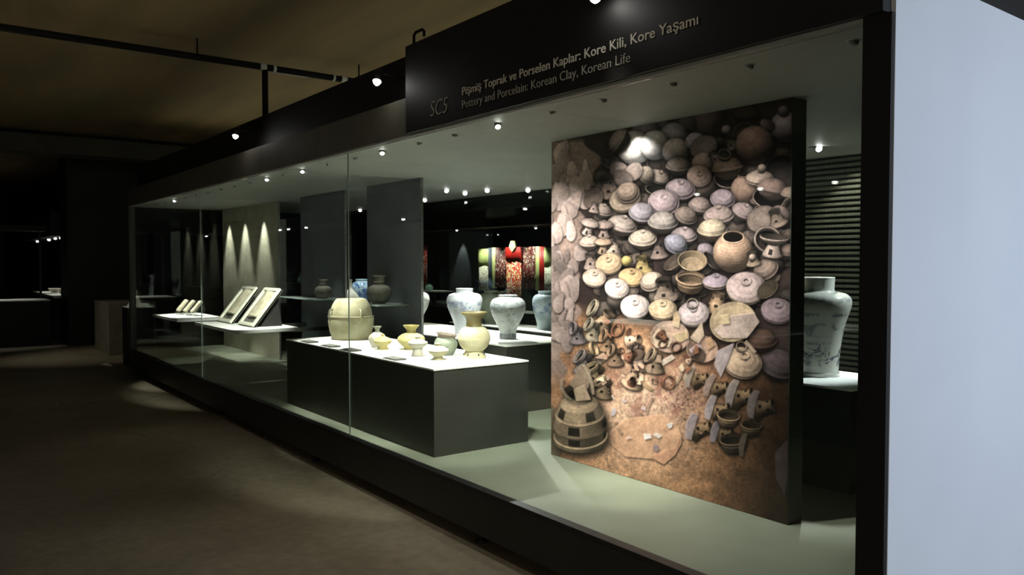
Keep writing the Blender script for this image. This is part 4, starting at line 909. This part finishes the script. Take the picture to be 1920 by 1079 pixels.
# y runs to the left in the view; sizes in metres
cloth(rb, 'centre_panel', -.17, .19, .05, .93, M_redbro, -.03, 3)
cloth(rb, 'collar', -.20, .20, .80, 1.02, M_red, -.045, 1, .006)
MB().add([(-.07, -.05, 1.12), (-.07, .05, 1.12), (-.075, .09, 1.02), (-.08, .0, .94), (-.075, -.09, 1.02), (-.045, -.05, 1.12), (-.045, .05, 1.12), (-.045, .09, 1.02), (-.045, .0, .94), (-.045, -.09, 1.02)], [(0, 1, 2, 3, 4), (9, 8, 7, 6, 5), (0, 5, 6, 1), (1, 6, 7, 2), (2, 7, 8, 3), (3, 8, 9, 4), (4, 9, 5, 0)]).build('neck_facing', M_lime, rb)
for s in (-1, 1):
    cloth(rb, 'body_panel', *sorted((s*.19, s*.55)), .36, 1.02, M_darkbro, 0, 3)
    cloth(rb, 'lime_band', *sorted((s*.53, s*.62)), .34, 1.02, M_lime, -.008, 1)
    cloth(rb, 'slate_band', *sorted((s*.61, s*.74)), .34, 1.02, M_navy if s > 0 else M_red, 0, 2)
    slv = cloth(rb, 'sleeve', *sorted((s*.74, s*1.02)), .70, 1.0, M_lime, -.01, 1)
    cloth(slv, 'cuff', *sorted((s*.75, s*1.0)), .30, .71, M_embro, -.012, 1)
MB().tube([(.02, -1.1, 1.0), (.02, 1.1, 1.0)], .014, 8).build('hanging_bar', M_darkmetal, rb)
MB().tube([(.02, 0, 0.0), (.02, 0, 1.0)], .016, 8).build('stand_pole', M_darkmetal, rb)
MB().lathe([(0, 0), (.14, 0), (.14, .012), (.02, .02), (0, .02)], 24, Matrix.Translation((.02, 0, 0)), sub=1).build('stand_base', M_darkmetal, rb)
rs = thing('red_sash', 'narrow red brocade sash hanging just right of the slate divider', 'textile', (8.0, 13.38, .815))
cloth(rs, 'sash_cloth', -.14, .12, .30, 1.10, brocade('red orange brocade', (150, 34, 20), (190, 90, 50), 20, .5), 0, 2)
MB().tube([(.02, -.25, 1.1), (.02, .25, 1.1)], .012, 8).build('hanging_bar', M_darkmetal, rs); MB().tube([(.04, 0, 0), (.04, 0, 1.1)], .012, 8).build('stand_pole', M_darkmetal, rs)
t = thing('low_table', 'low dark stand with lit edge under the small celadon jar', 'table', (7.45, 12.1, .815))
MB().box(0, .45, 0, .9, .23, .25).build('table_top', M_top, t); 
for (x, y) in ((.02, .02), (.38, .02), (.02, .84), (.38, .84)): MB().box(x, x+.04, y, y+.04, 0, .23).build('leg', M_darkmetal, t)
t = thing('celadon_jar', 'tiny pale celadon jar on the low stand behind', 'jar', (7.6, 12.5, 1.065))
MB().lathe([(0, 0), (.05, 0), (.07, .03), (.072, .07), (.05, .1), (.035, .105), (.036, .12), (.03, .12), (.02, .1)], 32).build('body', mat('celadon glaze', (168, 206, 190), .25, (150, 190, 172), 8), t)
for (loc, aim, pw, an) in (((7.42, 10.75, 2.13), (7.72, 10.75, 1.4), 50, 80), ((7.40, 10.1, 2.13), (7.70, 10.1, 1.3), 60, 80), ((7.42, 9.5, 2.13), (7.72, 9.6, 1.3), 50, 80), ((7.95, 12.1, 2.13), (8.12, 12.15, 1.2), 14, 50), ((7.6, 12.9, 2.13), (8.0, 13.3, 1.3), 30, 60), ((7.6, 12.3, 2.13), (7.62, 12.5, 1.06), 14, 40)): spot(cc, loc, aim, pw, an)
# small green-grey vessels on a far shelf seen through the glass
t = thing('far_ledge', 'dark ledge far behind carrying a row of small celadon vessels', 'ledge', (7.45, 17.0, 0)); MB().box(0, .6, 0, 2.6, 0, 1.05).build('body', M_header, t); MB().box(-.01, .61, 0, 2.6, 1.05, 1.07).build('top_board', M_ped, t)
M_cel = mat('dim celadon', (118, 140, 124), .3, (92, 112, 98), 9)
vl = ('first celadon vessel from the left on the far ledge, a cup', 'second celadon vessel from the left on the far ledge, a bottle', 'third celadon vessel from the left on the far ledge, a jar', 'fourth celadon vessel from the left on the far ledge, a bottle', 'fifth celadon vessel from the left on the far ledge, a cup', 'rightmost celadon vessel on the far ledge, a lidded jar')
for i in range(6):
    s = (.9, 1.2, 1.0, 1.3, .8, 1.2)[i]
    t = thing('celadon_vessel', vl[i], 'vessel', (7.7, 19.2-.38*i, 1.07), 0, 'celadon vessels on the far ledge')
    pf = [(0, 0), (.05, 0), (.07, .05), (.06, .1), (.025, .14), (.022, .2), (.035, .22), (.03, .22)] if i in (1, 3) else [(0, 0), (.05, 0), (.085, .06), (.08, .12), (.05, .16), (.05, .18), (.045, .18)] if i in (2, 5) else [(0, 0), (.04, 0), (.06, .04), (.075, .11), (.07, .11), (.05, .03)]
    MB().lathe([(r*s, z*s) for r, z in pf], 28).build('body', M_cel, t)
d = bpy.data.lights.new('far_ledge_light', 'SPOT'); o = bpy.data.objects.new('far_ledge_light', d); COL.objects.link(o); o.location = (7.2, 18.0, 2.3); d.energy = 14; d.spot_size = 1.2; o.rotation_euler = (Vector((7.7, 18, 1.1))-Vector(o.location)).to_track_quat('-Z', 'Y').to_euler()  # free-floating spot without a fixture, added for the small vessels

# ================================================================ the dark end of the hall
t = thing('stone_block', 'waist-high grey block standing beyond the far end of the case', 'block', (2.66, 14.8, 0))
MB().box(0, .75, 0, 1.3, 0, .9, bev=.006).build('body', mat('grey block', (112, 108, 92), .7, (96, 92, 78), 5), t)
t = thing('dark_pier', 'broad black pier behind the grey block', 'pier', (2.37, 17.0, 0)); MB().box(0, 1.3, 0, .9, 0, 3.6).build('body', M_header, t); MB().box(-.02, 1.32, -.02, .92, 0, .12).build('base_skirt', M_header, t)
fc = thing('far_case', 'distant display case with white table and a string of small lamps', 'display case', (2.3, 18.2, 0))
MB().box(-.05, 1.4, 0, 8.5, 0, .35).build('plinth', M_header, fc); MB().box(0, .9, 0.2, 3.6, .35, .86).build('table_body', M_header, fc); MB().box(0, .9, .2, 3.6, .86, .9).build('table_top', M_top, fc)
MB().box(-.05, 1.4, 0, 8.5, 2.12, 2.6).build('fascia', M_header, fc); MB().box(1.3, 1.4, 0, 8.5, .35, 2.12).build('back_wall', M_divider, fc)
fl_ = None
for i, (x, y) in enumerate(((.2, .5), (.25, .95), (.2, 1.35), (.2, 2.4), (.25, 2.7), (.2, 4.4), (.75, .7), (.75, 1.2), (.8, 1.9), (.75, 3.1))):
    o = thing('case_lamp', 'small bright lamp under the fascia of the distant case', 'downlight', (2.3+x, 18.2+y, 2.12), 0, 'lamps of the distant case')
    MB().lathe([(0, -.045), (.02, -.04), (.028, -.022), (.02, -.006), (0, -.004)], 12, sub=1).build('bulb', M_lit_dim, o); MB().lathe([(.02, 0), (.03, 0), (.03, -.008), (.02, -.008)], 12, sub=1).build('trim_ring', M_metal, o)
for (x, y, pw) in ((.4, 1.0, 30), (.4, 2.6, 30)): spot(fc, (2.3+x, 18.2+y, 2.08), (2.3+.5, 18.2+y, .9), pw, 70)
bl_ = ('white bowl at the near end of the distant table', 'white bowl in the middle of the distant table', 'white bowl at the far end of the distant table')
for i, (x, y, r) in enumerate(((.25, .6, .11), (.4, 1.4, .12), (.3, 2.4, .13))):
    t = thing('white_bowl', bl_[i], 'bowl', (2.3+x, 18.2+y, .9)); MB().lathe([(0, 0), (r*.5, 0), (r*.5, .01), (r*.8, .05), (r, .09), (r*.96, .092), (r*.7, .05), (0, .02)], 28).build('body', M_clay_w, t)
t = thing('low_showcase', 'low dark showcase with a white lit deck at the far left', 'display case', (.6, 17.6, 0))
MB().box(0, 1.55, 0, .9, 0, .84).build('body', M_header, t); MB().box(0, 1.55, 0, .9, .84, .86).build('deck', M_top, t)
for x in (.05, 1.46): MB().box(x, x+.04, .8, .84, .86, 2.2).build('post', M_post, t)
MB().box(0, 1.55, .3, .9, 2.2, 2.3).build('canopy', M_header, t)
spot(t, (1.3, 18.1, 2.18), (1.3, 18.0, .86), 20, 70)
wp = thing('white_figurine', 'small white seated figurine on a lit stand at the far left of the case', 'figurine', (2.76, 13.3, .9))
MB().lathe([(0, 0), (.11, 0), (.11, .02), (.085, .06), (.07, .12), (.045, .17), (.028, .19), (.034, .215), (.036, .235), (.025, .26), (0, .268)], 32).build('body', M_clay_w, wp)
MB().box(.02, .2, -.06, .06, 0, .05, bev=.02).build('lap', M_clay_w, wp)
t = thing('pedestal', 'slim dark pedestal under the white figurine', 'pedestal', (2.62, 13.12, 0)); MB().box(0, .38, 0, .38, 0, .888).build('body', M_header, t); MB().box(0, .38, 0, .38, .888, .9).build('top_board', M_top, t)
d = bpy.data.lights.new('figurine_light', 'SPOT'); o = bpy.data.objects.new('figurine_light', d); COL.objects.link(o); o.location = (2.9, 13.0, 2.3); d.energy = 22; d.spot_size = .34; o.rotation_euler = (Vector((2.8, 13.3, .95))-Vector(o.location)).to_track_quat('-Z', 'Y').to_euler()  # free-floating spot without a fixture, added for the figurine

# ================================================================ case across the aisle (seen only as reflections in the glass)
oc = thing('aisle_case', 'display case across the aisle mirrored in the front glass', 'display case', (-2.6, 3.4, 0))
MB().box(0, 1.3, 0, 20.5, 0, .88).build('plinth', M_header, oc); MB().box(0.65, 1.3, 1.05, 3.5, .88, .9).build('deck', M_top, oc); MB().box(0, 1.3, 0, 20.5, 2.35, 2.6).build('canopy', M_header, oc)
for (x, y) in ((.02, .02), (.02, 4.1), (1.2, 4.1), (.02, 20.4), (1.2, 20.4)): MB().box(x, x+.06, y, y+.06, .88, 2.35).build('post', M_post, oc)
for (y, pw) in ((1.4, 300), (2.2, 300), (3.0, 300)): spot(oc, (-2.6+.9, 3.4+y, 2.34), (-2.6+1.05, 3.4+y, .9), pw, 60)
for i, y in enumerate((.6, 1.4, 2.2, 5.2, 8.6, 12.8, 13.8, 14.3, 20.0)):
    o = thing('canopy_lamp', 'small lamp under the canopy of the case across the aisle', 'downlight', (-1.7, 3.4+y, 2.35), 0, 'lamps of the case across the aisle')
    MB().lathe([(0, -.04), (.018, -.035), (.025, -.02), (.018, -.006), (0, -.004)], 12, sub=1).build('bulb', M_lit_dim, o); MB().lathe([(.02, 0), (.03, 0), (.03, -.008), (.02, -.008)], 12, sub=1).build('trim_ring', M_metal, o)
